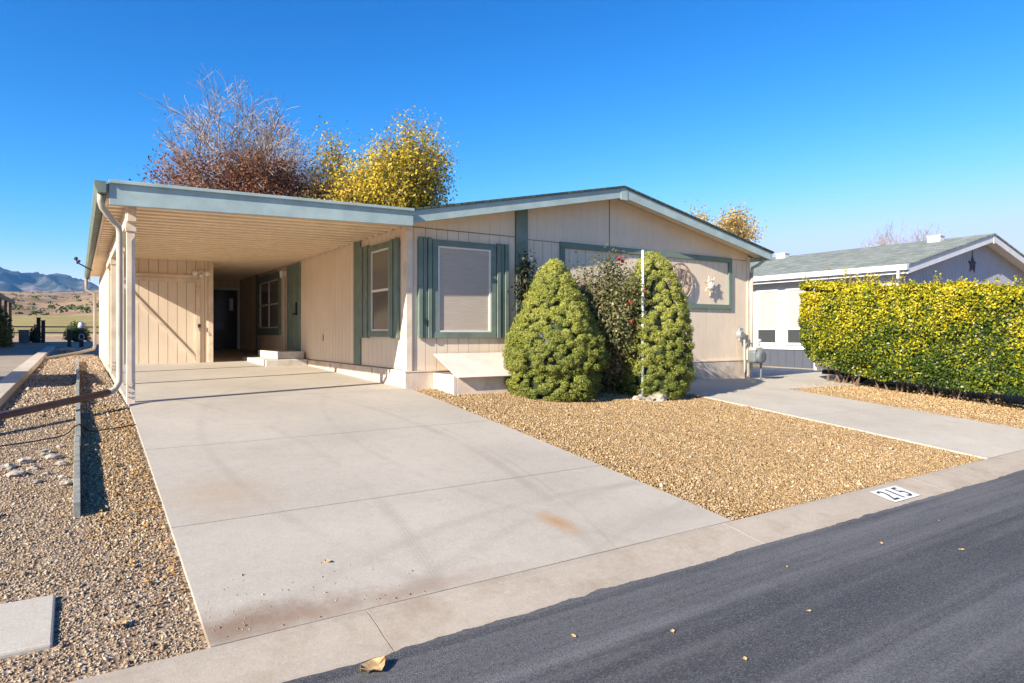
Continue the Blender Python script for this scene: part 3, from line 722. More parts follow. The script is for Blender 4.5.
k.box(.70, .79, SY-.03, SY, .21, 2.05)
sdoor = obj('shed_door', k, 'tan', house, bevel=.003)
k = MB(); k.prism([(.80, 1.93), (.80, 2.03), (2.255, .35), (2.255, .25)], 'y', SY-.032, SY-.002); obj('brace', k, 'tan', sdoor, bevel=.003)
k = MB(); k.box(2.30, 2.36, SY-.06, SY-.032, 1.02, 1.10); k.tube([(2.33, SY-.07, 1.03), (2.33, SY-.09, .98), (2.33, SY-.07, .95)], .008, 6); obj('latch', k, 'dark', sdoor)
fl = MB(); fl.lathe([(.055, 0), (.06, .03), (.04, .04)], (2.36, SY-.055, 2.30), 12, 'y')
for s in (-1, 1):
    c = (2.36+s*.13, SY-.12, 2.27)
    fl.tube([(2.36, SY-.04, 2.30), (2.36+s*.09, SY-.06, 2.29)], .012, 6); fl.ball(c, .068, 2, (1, 1.1, .95))
fl.ball((2.36, SY-.10, 2.22), .045, 2)
obj('floodlight', fl, 'bulb', house, smooth=True)
# back screen door
k = MB(); k.box(3.37, 3.43, 22.36, 22.42, .28, 2.34); k.box(4.26, 4.34, 22.36, 22.42, .28, 2.34); k.box(3.432, 4.258, 22.36, 22.42, 2.27, 2.34); obj('door_frame', k, 'vinyl', house)
k = MB(); k.box(3.434, 4.256, 22.37, 22.41, .3, 2.268); bd_ = obj('screen_door', k, 'meshdoor', house)
k = MB()
for z in (.9, 1.28): k.box(3.5, 4.2, 22.355, 22.37, z, z+.03)
for x in (3.47, 4.20): k.box(x, x+.025, 22.355, 22.37, .34, 2.24)
k.box(3.5, 4.2, 22.355, 22.37, .36, .39)
obj('door_grille', k, 'dark', bd_)
k = MB(); k.box(4.02, 4.13, 22.352, 22.358, 1.62, 2.0); obj('notice', k, 'white', bd_)
# antenna on the carport eave
an = MB(); an.tube([(.29, 19.0, 2.42), (-.02, 19.0, 2.60)], .016, 6); an.tube([(-.02, 19, 2.56), (-.03, 19, 2.70)], .014, 6); an.ball((-.04, 19, 2.69), .05, 1); an.ball((.02, 19, 2.63), .04, 1)
obj('weather_sensor', an, 'dark', house)
# gas-style wall bits: crawl hatch
hat = thing('crawlspace_hatch', (5.4, 9.2, 0), 'low boxed crawlspace hatch with sloping pale lid under the front window', 'hatch')
k = MB(); k.box(4.82, 4.88, 8.90, YF-.05, -.25, .235); obj('side_wall', k, 'ply', hat, bevel=.005)
k = MB(); k.box(6.16, 6.22, 8.90, YF-.05, -.25, .235); obj('side_wall', k, 'ply', hat, bevel=.005)
k = MB(); k.box(4.88, 6.16, 8.90, 8.96, -.25, .20); obj('front_wall', k, 'tan', hat, bevel=.005)
k = MB(); k.hexa([(4.84, 8.80, .185), (6.24, 8.80, .185), (6.24, YF-.03, .525), (4.84, YF-.03, .525), (4.84, 8.79, .205), (6.24, 8.79, .205), (6.24, YF-.03, .550), (4.84, YF-.03, .550)])
obj('lid', k, 'ply', hat, bevel=.004)

# concrete steps by side door
st = MB(); st.box(3.42, 4.32, 14.9, 17.35, .1, .30); st.box(3.74, 4.32, 15.15, 17.10, .30, .47)
st2 = MB(); st2.box(3.42, 3.735, 15.0, 17.25, .1, .31)
tag(obj('concrete_steps', st, 'step', bevel=.012), 'low pale concrete steps below the green side door', 'steps')

# wall ornaments
ring = MB(); cx_, cz_ = 10.62, 1.98
def circ(c, r, n=28, yy=9.59): return [(c[0]+r*math.cos(2*math.pi*i/n), yy, c[1]+r*math.sin(2*math.pi*i/n)) for i in range(n+1)]
ring.tube(circ((cx_, cz_), .38), .016, 6, cap=False); ring.tube(circ((cx_, cz_), .27), .012, 6, cap=False)
for i in range(6):
    a = i*math.pi/3+.3; ring.tube(circ((cx_+.27*math.cos(a), cz_+.27*math.sin(a)), .13, 14, 9.585), .009, 5, cap=False)
ring.tube(circ((cx_, cz_), .12, 14), .01, 5, cap=False)
for i in range(12):
    a = i*math.pi/6; ring.tube([(cx_+.12*math.cos(a), 9.59, cz_+.12*math.sin(a)), (cx_+.38*math.cos(a), 9.59, cz_+.38*math.sin(a))], .007, 5)
tag(obj('wall_wreath', ring, 'iron'), 'round openwork metal ring ornament hung behind the right conical shrub', 'wall ornament')
sunm = MB(); c = (11.60, 9.585, 1.93); sunm.lathe([(.10, .035), (.105, .015), (.085, -.015), (.05, -.035), (.01, -.04)], c, 20, 'y')
for i in range(14):
    a = 2*math.pi*i/14; r1 = .225 if i % 2 == 0 else .16; d = (math.cos(a), math.sin(a)); p = (-d[1], d[0]); sw = .05 if i % 2 == 0 else .0
    P = [(c[0]+d[0]*.11+p[0]*.025, c[2]+d[1]*.11+p[1]*.025), (c[0]+d[0]*.11-p[0]*.025, c[2]+d[1]*.11-p[1]*.025), (c[0]+d[0]*r1+p[0]*sw*.5, c[2]+d[1]*r1+p[1]*sw*.5)]
    sunm.prism(P, 'y', 9.58, 9.60)
sunm.ball((11.565, 9.55, 1.965), .014, 1); sunm.ball((11.635, 9.55, 1.965), .014, 1); sunm.ball((11.60, 9.54, 1.93), .02, 1); sunm.box(11.57, 11.63, 9.545, 9.56, 1.875, 1.888)
tag(obj('sun_ornament', sunm, 'sunpaint'), 'sun face ornament with pointed rays on the framed wall panel', 'wall ornament')

# gas meter
gm = thing('gas_meter', (12.75, 9.33, D(12.7, 9.3)), 'grey gas meter on thin pipes at the right front corner of the tan house', 'gas meter')
bx_ = MB(); bx_.box(12.62, 12.98, 9.20, 9.42, .22, .50); bx_.lathe([(.14, 0), (.155, .05), (.155, .14), (.14, .19)], (12.80, 9.12, .36), 16, 'y')
obj('meter_body', bx_, 'grey_metal', gm, bevel=.05)
k = MB(); k.box(12.66, 12.94, 9.22, 9.40, .50, .565); k.lathe([(.05, 0), (.05, .03)], (12.90, 9.30, .565), 12); obj('meter_head', k, 'down', gm, bevel=.01)
k = MB(); k.tube([(12.55, 9.40, -.2), (12.55, 9.40, .60), (12.57, 9.38, .66), (12.68, 9.34, .66), (12.70, 9.34, .56)], .018, 8); obj('pipe', k, 'grey_metal', gm)
k = MB(); k.tube([(12.96, 9.30, -.25), (12.96, 9.30, .26)], .022, 8); obj('pipe', k, 'grey_metal', gm)
k = MB(); k.tube([(12.90, 9.31, .5), (12.90, 9.31, .68), (12.86, 9.35, .74)], .02, 8); k.ball((12.92, 9.30, .72), .045, 2); obj('regulator', k, 'galv', gm, smooth=True)
k = MB(); k.lathe([(.04, .10), (.10, .08), (.10, .0), (.07, -.03)], (12.60, 9.55, .86), 14, 'y'); k.box(12.54, 12.66, 9.55, 9.60, .72, 1.0); obj('dial_box', k, 'galv', gm)
k = MB(); k.tube([(12.64, 9.50, .74), (12.66, 9.50, .0)], .025, 8); k.tube([(12.76, 9.50, .2), (12.76, 9.50, -.2)], .02, 8); obj('pipe', k, 'down', gm)

# ------------------------------------------------------------ flagpole & rocks
zp = G(7.91, 7.96)
k = MB().tube([(7.91, 7.96, zp-.05), (7.91, 7.96, 2.28)], [.026, .022], 10); tag(obj('slender_pole', k, 'pole', smooth=True), 'thin pale upright metal pole standing between the front shrubs', 'pole')
RL = ['pale rock on the left of the pale pole foot', 'larger pale rock right of the pale pole foot', 'small pale rock in front of the pale pole foot']
for i, (x, y, s) in enumerate(((7.73, 7.86, .10), (8.02, 7.70, .14), (7.84, 7.72, .08))):
    k = MB().ball((x, y, G(x, y)+s*.25), s, 2, (1.2, .9, .65), .7, i*3.1); tag(obj('rock', k, 'rock'), RL[i], 'rock')

# ------------------------------------------------------------ spruces
def spruce(x, y, prof, label, seed, ncl, elong=1.0):
    zb = G(x, y)
    t = thing('dwarf_spruce', (x, y, zb), label, 'shrub')
    zz = np.array([p[0] for p in prof]); rr_ = np.array([p[1] for p in prof])
    H = zz[-1]
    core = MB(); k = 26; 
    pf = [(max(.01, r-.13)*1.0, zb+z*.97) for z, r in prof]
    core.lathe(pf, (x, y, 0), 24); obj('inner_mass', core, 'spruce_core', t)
    P = []; N = []
    # clumps distributed by surface area
    zf = np.linspace(0, H, 400); rf_ = np.interp(zf, zz, rr_); cdf = np.cumsum(rf_+.05); cdf /= cdf[-1]
    for i in range(ncl):
        z = np.interp((i+.5)/ncl, cdf, zf); a = i*2.39996+rng.normal(0, .25)
        r = np.interp(z, zz, rr_)*(1+.16*mnoise.noise(Vector((math.cos(a)*1.7+seed, math.sin(a)*1.7, z*2.4))))-.035+rng.normal(0, .018)
        dr = (np.interp(z+.05, zz, rr_)-np.interp(z-.05, zz, rr_))/.1
        nrm = np.array([math.cos(a), math.sin(a), -dr]); nrm[2] = np.clip(nrm[2], -.5, 2); nrm /= np.linalg.norm(nrm)
        c = np.array([x+r*math.cos(a), y+r*math.sin(a), zb+z])
        cr = rng.uniform(.03, .082)
        d = sph(290); d = d[(d@nrm) > -.25]
        # facing cap pushed along up-out
        q = c+nrm*.0+d*cr*(1+.12*rng.normal(0, 1, (len(d), 1)))*np.array([1, 1, .8])+nrm*cr*.45
        P.append(q); N.append(d*.9+nrm*.3)
    P = np.concatenate(P); N = np.concatenate(N); N /= np.linalg.norm(N, axis=1)[:, None]
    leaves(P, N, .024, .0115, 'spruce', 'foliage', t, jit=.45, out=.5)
    tr = MB().tube([(x, y, zb-.05), (x, y, zb+.5)], .05, 8); obj('trunk', tr, 'bark', t)
    return t
spruce(6.45, 8.50, [(0, .55), (.06, .65), (.28, .70), (.40, .62), (.50, .76), (.75, .755), (1.0, .67), (1.3, .55), (1.6, .41), (1.85, .28), (2.03, .18), (2.18, .05)], 'broad cone-shaped yellow-green spruce shrub beside the hatch', 1, 1350)
spruce(8.42, 8.22, [(0, .50), (.1, .60), (.42, .64), (.55, .58), (.7, .64), (1.1, .62), (1.4, .56), (1.7, .47), (2.0, .37), (2.3, .23), (2.47, .06)], 'taller narrower egg-shaped green spruce shrub right of the pole', 9, 1000)

# ------------------------------------------------------------ branch generator
def branches(p0, d0, L, r, lev, maxlev, out, tips, rnd, spread=.5, nch=(2, 4), ratio=.72, up=.12):
    p = Vector(p0); d = Vector(d0).normalized(); n = 4; pts = [p.copy()]; ds = [d.copy()]
    for i in range(n):
        d = (d+Vector((rnd.gauss(0, .09), rnd.gauss(0, .09), rnd.gauss(0, .05)+up*.3))).normalized(); p = p+d*L/n; pts.append(p.copy()); ds.append(d.copy())
    out.append((pts, r, r*.6, lev))
    if lev >= 3 or lev >= maxlev-1: tips.append((pts[2], d.copy())); tips.append((pts[-1], d.copy()))
    if lev >= maxlev: return
    a0 = rnd.uniform(0, 6.283); nc = rnd.randint(*nch)
    for k in range(nc):
        a = a0+k*6.283/nc*1.0+rnd.uniform(-.4, .4); s = spread*rnd.uniform(.6, 1.2)*(.55 if k == 0 else 1)
        j = n if k < 2 else rnd.choice((1, 2, 3))
        if lev == 0: j = n if k < 3 else 3
        dd = ds[j]; ref = Vector((0, 0, 1)) if abs(dd.z) < .9 else Vector((1, 0, 0)); u = dd.cross(ref).normalized(); v = dd.cross(u)
        nd = (dd+(u*math.cos(a)+v*math.sin(a))*s+Vector((0, 0, up))).normalized()
        branches(pts[j], nd, L*ratio*rnd.uniform(.85, 1.12), r*.62, lev+1, maxlev, out, tips, rnd, spread, nch, ratio, up)
def tree(name, x, y, z, H, rnd_seed, label, bark, spread, maxlev, trunk_r, leafspec, L0=None, nch=(2, 4), group=None, multi=1, up=.12, W=4, fan=0):
    rnd = random.Random(rnd_seed); t = thing(name, (x, y, z), label, 'tree', group)
    out = []; tips = []
    for m in range(multi):
        dd = Vector((rnd.gauss(0, .25*(multi > 1)), rnd.gauss(0, .25*(multi > 1)), 1))
        branches((x, y, z-.1), dd, L0 or H*.26, trunk_r, 0, maxlev, out, tips, rnd, spread, nch, up=up)
    zmax = max(p.z for ps, *_ in out for p in ps); k = (H)/(zmax-z)
    squash = W/float(np.percentile([math.hypot(p.x-x, p.y-y) for ps, *_ in out for p in ps], 97))/k
    tr, br = MB(), MB()
    fk_ = lambda p: squash*k*(1+fan*max(0, min(1, ((p.z-z)*k/H-.45)/.4)))
    sc = lambda p: Vector((x+(p.x-x)*fk_(p), y+(p.y-y)*fk_(p), z+(p.z-z)*k))
    for ps, ra, rb, lev in out:
        n = len(ps); rs = [max(.009, ra+(rb-ra)*i/(n-1)) for i in range(n)]
        if lev >= 6 and rnd.random() < .25: continue
        (tr if lev == 0 else br).tube([sc(p) for p in ps], rs, 8 if lev < 2 else (5 if lev < 4 else 3), cap=False)
    obj('trunk', tr, bark, t, smooth=True, fixn=False); obj('limbs', br, bark, t, fixn=False)
    T = np.array([tuple(sc(p)) for p, d in tips])
    for (mat, n, size, rad, zlo, zhi, xf) in leafspec:
        zz = (T[:, 2]-z)/H; sel = (zz >= zlo) & (zz <= zhi)
        if xf is not None: sel &= xf(T, x, y)
        Q = T[sel]
        if not len(Q): continue
        idx = rng.integers(0, len(Q), n); P = Q[idx]+rng.normal(0, rad, (n, 3))
        N = P-np.array([x, y, z+H*.6]); N /= np.linalg.norm(N, axis=1)[:, None]+1e-6
        leaves(P, N, size, size*.6, mat, 'crown' if mat != 'olive' else 'crown', t, jit=.9, out=.2)
    return t
xr = np.array([.834, -.552])     # image-right direction for shaping species mix
tree('bare_tree', 6.8, 33.9, .3, 12.9, 11, 'tall mostly bare tree with pale twigs and low russet leaves behind the carport', 'palebark', .85, 6, .15,
     [('russet', 21000, .14, .28, .35, .64, None), ('russet', 2200, .10, .22, .64, .85, None)], L0=2.6, nch=(4, 5), up=.05, W=3.8, fan=.5)
tree('russet_tree', 9.0, 30.6, .3, 8.9, 17, 'low rust and olive leaved tree between the bare tree and the yellow tree', 'bark', .9, 5, .13,
     [('russet', 9000, .13, .30, .4, 1.0, None), ('olive', 6000, .12, .3, .45, 1.0, lambda T, x, y: ((T[:, 0]-x)*.834-(T[:, 1]-y)*.552) > -.2)], L0=2.0, nch=(4, 5), up=.02, W=3.4)
tree('yellow_tree', 12.3, 30.2, .3, 11.0, 23, 'full round tree with bright yellow autumn leaves behind the house', 'bark', .9, 5, .18,
     [('yellow', 60000, .14, .36, .3, 1.0, None), ('olive', 10000, .13, .3, .2, .85, lambda T, x, y: ((T[:, 0]-x)*.834-(T[:, 1]-y)*.552) > .9)], L0=2.2, nch=(4, 5), up=.0, W=3.2)
tree('gold_leaved_tree', 34.9, 27.6, 0, 9.1, 31, 'small golden brown tree showing above the right roof slope', 'palebark', .8, 5, .12,
     [('gold', 26000, .17, .30, .3, 1.0, None)], L0=2.2, nch=(3, 5), W=2.1)
tree('bare_tree', 57.5, 28.2, 0, 10.6, 41, 'faint bare tree far behind the grey neighbour roof', 'palebark', .8, 6, .09,
     [('russet', 350, .09, .3, .5, 1.0, None)], L0=2.6, nch=(3, 4), W=3.2)

# rose bush, dark shrub
def shrub(name, x, y, H, W, label, cat, lm, nl, size, seed, bark='stem', flowers=0, pts=7, nb=16):
    rnd = random.Random(seed); z = G(x, y); t = thing(name, (x, y, z), label, cat)
    br = MB(); T = []
    for i in range(nb):
        a = i*2.4; r = W*math.sqrt(rnd.random())*.9; h = H*rnd.uniform(.55, 1.0)*(1-.25*(r/W))
        p = [(x, y, z-.03), (x+r*.4*math.cos(a), y+r*.4*math.sin(a), z+h*.5), (x+r*math.cos(a), y+r*math.sin(a), z+h)]
        br.tube(p, [.016, .010, .004], 5)
        for s in np.linspace(.25, 1, pts):
            A = Vector(p[0]) if s < .5 else Vector(p[1]); B = Vector(p[1]) if s < .5 else Vector(p[2]); f = (s*2) % 1 if s < 1 else 1
            T.append(tuple(A.lerp(B, f)))
    obj('stems', br, bark, t)
    T = np.array(T); P = T[rng.integers(0, len(T), nl)]+rng.normal(0, [.12*W/.6, .12*W/.6, .13], (nl, 3))
    P = P[P[:, 2] > z+.05]
    N = P-np.array([x, y, z+H*.4]); N /= np.linalg.norm(N, axis=1)[:, None]
    leaves(P, N, size, size*.6, lm, 'foliage', t, jit=.6, out=.2, droop=.6)
    for i in range(flowers):
        p = P[rnd.randrange(len(P))]
        if i < 6: p = np.array([x-.25+.1*i, y-W*.9+rnd.uniform(-.05, .1), z+H*rnd.uniform(.45, .95)])
        f = MB()
        for j in range(7):
            f.ball((p[0]+.018*math.cos(j*.9), p[1]+.018*math.sin(j*.9), p[2]+.006*j), .022, 1, (1, 1, .6), .5, j)
        obj('rose', f, 'petal', t)
    return t
shrub('rose_bush', 7.66, 8.55, 2.42, .66, 'tall loose rose bush with red blooms between the two spruces', 'shrub', 'rose', 34000, .056, 5, flowers=7, nb=34)
shrub('dark_shrub', 6.55, 9.38, 2.45, .26, 'dark thin leafy shrub poking up behind the broad spruce', 'shrub', 'darkleaf', 5200, .075, 8, nb=20)

# ------------------------------------------------------------ hedge
hedge = thing('hedge', (14.56, 5.5, -.4), 'long clipped hedge of bright yellow and green leaves by the walkway', 'hedge')
def hsurf(n):
    P = []; N = []
    x0, x1, y0, y1 = 14.12, 15.0, 1.0, 9.03
    areas = np.array([(y1-y0)*1.85, (y1-y0)*1.2, 1.3*1.85, (y1-y0)*.9]); areas /= areas.sum()
    k = rng.choice(4, n, p=areas)
    u = rng.random(n); v = rng.random(n)
    for i in range(n):
        if k[i] == 0: p = (x0, y0+(y1-y0)*u[i], v[i]); nn = (-1, 0, .15)
        elif k[i] == 1: p = (x0+(x1-x0)*v[i], y0+(y1-y0)*u[i], 1); nn = (0, 0, 1)
        elif k[i] == 2: p = (x0+(x1-x0)*u[i], y1, v[i]); nn = (0, 1, .1)
        else: p = (x1, y0+(y1-y0)*u[i], v[i]); nn = (1, 0, .1)
        P.append(p); N.append(nn)
    return np.array(P), np.array(N, float)
def hz_(P):
    g = np.interp(P[:, 1], [1, 3.4, 9.5], [-.62, -.62, -.20]); lo = g+.24+.18*np.clip((P[:, 1]-7.2)/1.5, 0, 1); hi = g+2.28
    # round the ends and edges
    q = P.copy()
    q[:, 2] = lo+(hi-lo)*P[:, 2]
    bulge = np.array([.26*mnoise.noise(Vector((a*.4, b*.9, c*1.1)))+.13*mnoise.noise(Vector((a, b*3.5, c*3.5))) for a, b, c in q])
    top = np.clip((P[:, 2]-.86)/.14, 0, 1); bot = np.clip((.2-P[:, 2])/.2, 0, 1); end = np.clip((P[:, 1]-8.65)/.55, 0, 1)
    cx = 14.56; shr = 1-.16*top**2-.12*bot-.30*end**2
    q[:, 0] = cx+(q[:, 0]-cx)*shr+np.sign(q[:, 0]-cx)*bulge
    q[:, 2] += bulge*.5*(P[:, 2] > .9)-.16*end**2*(P[:, 2])+.26*end*(1-P[:, 2])+bulge*.35*(P[:, 2] < .1)
    q[:, 1] += bulge*(P[:, 1] > 9.1)
    return q
P, N = hsurf(95000); Q = hz_(P); Q -= N*np.abs(rng.normal(0, .09, (len(Q), 1)))-N*.03
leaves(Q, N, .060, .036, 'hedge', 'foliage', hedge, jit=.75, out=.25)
# inner mass & stray shoots
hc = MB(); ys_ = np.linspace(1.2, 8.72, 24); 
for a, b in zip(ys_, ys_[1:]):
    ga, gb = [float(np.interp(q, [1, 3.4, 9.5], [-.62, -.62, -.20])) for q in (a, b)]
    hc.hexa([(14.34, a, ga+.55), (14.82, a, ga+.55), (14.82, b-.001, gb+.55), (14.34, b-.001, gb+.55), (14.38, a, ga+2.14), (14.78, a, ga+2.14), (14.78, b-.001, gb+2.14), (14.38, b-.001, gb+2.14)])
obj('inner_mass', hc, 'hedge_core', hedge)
st_ = MB(); sp_ = []; rnd = random.Random(3)
for i in range(60):
    y = rnd.uniform(3.0, 8.7); g0 = float(np.interp(y, [1, 3.4, 9.5], [-.62, -.62, -.20])); x = rnd.uniform(14.42, 14.72)
    xx, yy = x+rnd.uniform(-.28, .1), y+rnd.uniform(-.45, .45)
    st_.tube([(x, y, g0-.05), ((x+xx)/2+.04, (y+yy)/2, g0+.25), (xx, yy, g0+.7)], [rnd.uniform(.018, .03), .018, .012], 6)
tag(obj('stems', st_, 'stem', hedge), kind='stuff')
sh_ = MB()
for i in range(170):
    y = rnd.uniform(3.2, 9.2); x = rnd.uniform(14.25, 14.85); g0 = float(np.interp(y, [1, 3.4, 9.5], [-.62, -.62, -.20]))
    h = rnd.uniform(.02, .40)*(1.25 if y > 7.5 else .8)*rnd.random()+.05; p = Vector((x, y, g0+2.05)); d = Vector((rnd.gauss(0, .2), rnd.gauss(0, .25)+(.35 if y > 8.8 else 0), 1)).normalized()
    if y > 8.9: p.z -= .25
    sh_.tube([p, p+d*(h+.2)], [.006, .003], 4)
    for s in np.linspace(.1, 1, 12): sp_.append(tuple(p+d*(h+.2)*s))
tag(obj('shoots', sh_, 'stem', hedge), kind='stuff')
S = np.array(sp_); S = np.repeat(S, 2, 0)+rng.normal(0, .018, (len(S)*2, 3)); leaves(S, np.tile([[-.5, -.2, .6]], (len(S), 1)), .055, .03, 'hedge', 'shoot_leaves', hedge, jit=.7)
# leaf litter
n_ = 420; lx = .50-np.abs(rng.normal(0, .13, n_)); ly = rng.uniform(3.9, 9.3, n_); lz = np.array([G(a, b)+.022 for a, b in zip(lx, ly)])
tag(leaves(np.stack([lx, ly, lz], 1), np.tile([[0., 0., 1.]], (n_, 1)), .034, .022, 'litter', 'leaf_litter', jit=.35, out=0), kind='stuff')
n_ = 260; lx = rng.uniform(4.5, 9.1, n_); ly = rng.uniform(3.5, 9.3, n_); lz = np.array([G(a, b)+.018 for a, b in zip(lx, ly)])
tag(leaves(np.stack([lx, ly, lz], 1), np.tile([[0., 0., 1.]], (n_, 1)), .03, .02, 'litter', 'leaf_litter', jit=.35, out=0), kind='stuff')
stones('leaf_litter', 12.6, 14.6, 3.6, 8.4, 1500, .022, 'dryleaf')

# ------------------------------------------------------------ neighbour house (right)
nb = thing('neighbour_house', (24.8, 9.2, -.2), 'white and grey house with grey shingle roof behind the yellow hedge', 'house')
NX0, NX1, NR = 19.6, 30.0, 24.8; NZ = lambda x: 4.14-.236*abs(x-NR)
k = MB(); k.prism([(NX0+.02, -.5), (NX1-.02, -.5), (NX1-.02, NZ(NX1)-.12), (NR, NZ(NR)-.12), (NX0+.02, NZ(NX0)-.12)], 'y', 9.52, 26.5); obj('wall', k, 'nwall', nb)
k = MB(); siding(k, 'x', 9.52, -1, NX0, NX1, -.45, lambda x: NZ(x)-.13, gap=.012); obj('gable_siding', k, 'ngrey', nb)
k = MB(); siding(k, 'y', NX0+.02, -1, 9.5, 26.5, .42, 2.72, pitch=1.2, gap=.004); obj('side_siding', k, 'nwall', nb)
k = MB(); siding(k, 'y', NX0+.01, -1, 9.5, 26.5, -.5, .34, pitch=.3); obj('skirting', k, 'nskirt', nb)
k = MB(); k.prism([(19.2, NZ(19.2)-.05), (NR, NZ(NR)-.05), (NR, NZ(NR)), (19.2, NZ(19.2))], 'y', 9.05, 26.8); k.prism([(NR, NZ(NR)-.05), (30.4, NZ(30.4)-.05), (30.4, NZ(30.4)), (NR, NZ(NR))], 'y', 9.05, 26.8)
nroof = obj('roof', k, 'roof_n', nb)
for a, b in ((19.2, NR-.06), (NR+.06, 30.4)):
    k = MB(); k.prism([(a, NZ(a)-.27), (b, NZ(b)-.27), (b, NZ(b)-.052), (a, NZ(a)-.052)], 'y', 9.08, 9.12); obj('rake_board', k, 'white', nroof)
k = MB(); k.box(NR-.058, NR+.058, 9.07, 9.12, NZ(NR)-.33, NZ(NR)-.06); obj('ridge_block', k, 'white', nroof)
k = MB(); k.prism([(19.24, NZ(19.24)-.16), (NR, NZ(NR)-.16), (NR, NZ(NR)-.14), (19.24, NZ(19.24)-.14)], 'y', 9.13, 9.55); k.prism([(NR, NZ(NR)-.16), (30.4, NZ(30.4)-.16), (30.4, NZ(30.4)-.14), (NR, NZ(NR)-.14)], 'y', 9.13, 9.55); k.box(19.25, NX0+.05, 9.55, 26.5, 2.66, 2.69); obj('soffit', k, 'white', nroof)
k = MB(); k.box(19.08, 19.2, 9.06, 26.8, NZ(19.2)-.17, NZ(19.2)-.01); k.box(19.2, 19.24, 9.13, 26.8, NZ(19.2)-.26, NZ(19.2)-.055); obj('gutter', k, 'white', nroof, bevel=.006)
k = MB().tube([(19.12, 9.3, 2.65), (19.2, 9.35, 2.45), (19.53, 9.45, 2.3), (19.54, 9.45, -.1)], .045, 8); obj('downspout', k, 'white', nb)
for y0, y1 in ((12.18, 13.11), (13.4, 14.24), (10.2, 11.4), (16.6, 17.8)):
    window(nb, 'y', NX0+.006, -1, y0, y1, .50, 2.38, .05, 'white', 'white', [(0, 1, 0, .27), (0, 1, .27, 1)], ['darkglass', 'blind'])
k = MB(); k.box(NX0-.05, NX0+.006, 9.5, 26.4, .36, .43); obj('sill_band', k, 'white', nb)
for (x, y) in ((24.3, 10.6), (24.3, 16.4)):
    k = MB(); k.box(x-.16, x+.16, y-.2, y+.2, NZ(x)-.06, NZ(x)+.15); k.box(x-.19, x+.19, y-.23, y+.23, NZ(x)+.151, NZ(x)+.18); obj('roof_vent', k, 'white', nroof, bevel=.006)
k = MB(); c = (24.25, 3.13); pts_ = []
for i in range(10):
    a = math.pi/2+i*math.pi/5; r = .33 if i % 2 == 0 else .13; pts_.append((c[0]+r*math.cos(a), c[1]+r*math.sin(a)))
kk = [(p[0], 9.49, p[1]) for p in pts_]+[(c[0], 9.40, c[1])]; k.add(kk, [(i, (i+1) % 10, 10) for i in range(10)]+[tuple(range(9, -1, -1))]); k.tube([(c[0], 9.48, c[1]+.3), (c[0], 9.48, c[1]+.45)], .01, 5)
tag(obj('star_ornament', k, 'star'), 'dark five-pointed tin star hung on the grey gable', 'wall ornament')

# parked car behind the hedge
car = thing('parked_car', (16.7, 7.5, -.28), 'white car mostly hidden behind the left end of the hedge', 'car')
zc = -.27
pf = [(5.3, .45), (5.25, .75), (5.5, .92), (6.4, 1.02), (7.2, 1.42), (8.6, 1.46), (9.4, 1.1), (9.75, 1.0), (9.8, .55), (9.72, .26), (9.35, .24)]
def arch(cy, r=.36, n=8): return [(cy+r*math.cos(a), max(.24, .32+r*math.sin(a))) for a in np.linspace(0, math.pi, n)]
low = arch(8.85)+arch(6.15)+[(5.35, .24)]
poly = [(a, zc+b) for a, b in pf+low]
k = MB(); k.prism(poly, 'x', 15.78, 17.52); obj('body', k, 'carpaint', car, bevel=.05)
for xx in (15.77, 17.50):
    k = MB(); k.prism([(6.6, zc+1.02), (7.25, zc+1.36), (8.5, zc+1.39), (9.1, zc+1.05)], 'x', xx, xx+.03); obj('side_window', k, 'carglass', car)
    k = MB(); k.box(xx-.01, xx+.04, 5.6, 9.6, zc+.17, zc+.27); obj('sill_trim', k, 'rubber', car)
    for cy in (6.15, 8.85):
        k = MB(); k.lathe([(.2, -.10), (.30, -.10), (.325, -.07), (.325, .07), (.30, .10), (.2, .10)], (xx+.01+(.1 if xx < 16 else -.1), cy, zc+.325), 24, 'x'); wv = obj('wheel', k, 'rubber', car, smooth=False)
        k = MB(); k.lathe([(.05, -.115), (.19, -.10), (.2, 0), (.19, .10), (.05, .115)], (xx+.01+(.1 if xx < 16 else -.1), cy, zc+.325), 16, 'x'); obj('rim', k, 'galv', wv)
k = MB(); k.box(15.8, 17.5, 9.70, 9.86, zc+.24, zc+.55); obj('bumper', k, 'carpaint', car, bevel=.04)
k = MB(); k.box(15.85, 16.15, 9.76, 9.83, zc+.72, zc+.88); obj('headlight', k, 'bulb', car); k = MB(); k.box(17.15, 17.45, 9.76, 9.83, zc+.72, zc+.88); obj('headlight', k, 'bulb', car)

car.location.x -= .70; car.location.y -= .50
# ------------------------------------------------------------ left side things
ed = MB(); Ye = [5.55, 7.6, 9.9, 12.3, 14.8, 17.5, 20.5]
E_obj = thing('edging_board', (0, 5.55, G(0, 5.55)), 'long weathered timber edging board standing in the left gravel', 'edging board')
for i, (a, b) in enumerate(zip(Ye, Ye[1:])):
    z0, z1 = G(0, a), G(0, b); xo = .008*(i % 2)
    k = MB(); k.hexa([(-.03+xo, a, z0-.05), (.015+xo, a, z0-.05), (.015+xo, b-.02, z1-.05), (-.03+xo, b-.02, z1-.05), (-.03+xo, a, z0+.11), (.015+xo, a, z0+.11), (.015+xo, b-.02, z1+.10), (-.03+xo, b-.02, z1+.10)])
    obj('plank', k, 'wood', E_obj, bevel=.003)
def tube_path(p0, p1, n=14, s=1):
    pts = []
    for i in range(n+1):
        f = i/n; x = p0[0]+(p1[0]-p0[0])*f; y = p0[1]+(p1[1]-p0[1])*f+.03*mnoise.noise(Vector((f*5, s, 0))); pts.append((x, y, G(x, y)+.03+.10*math.exp(-((x)/.07)**2)))
    return pts
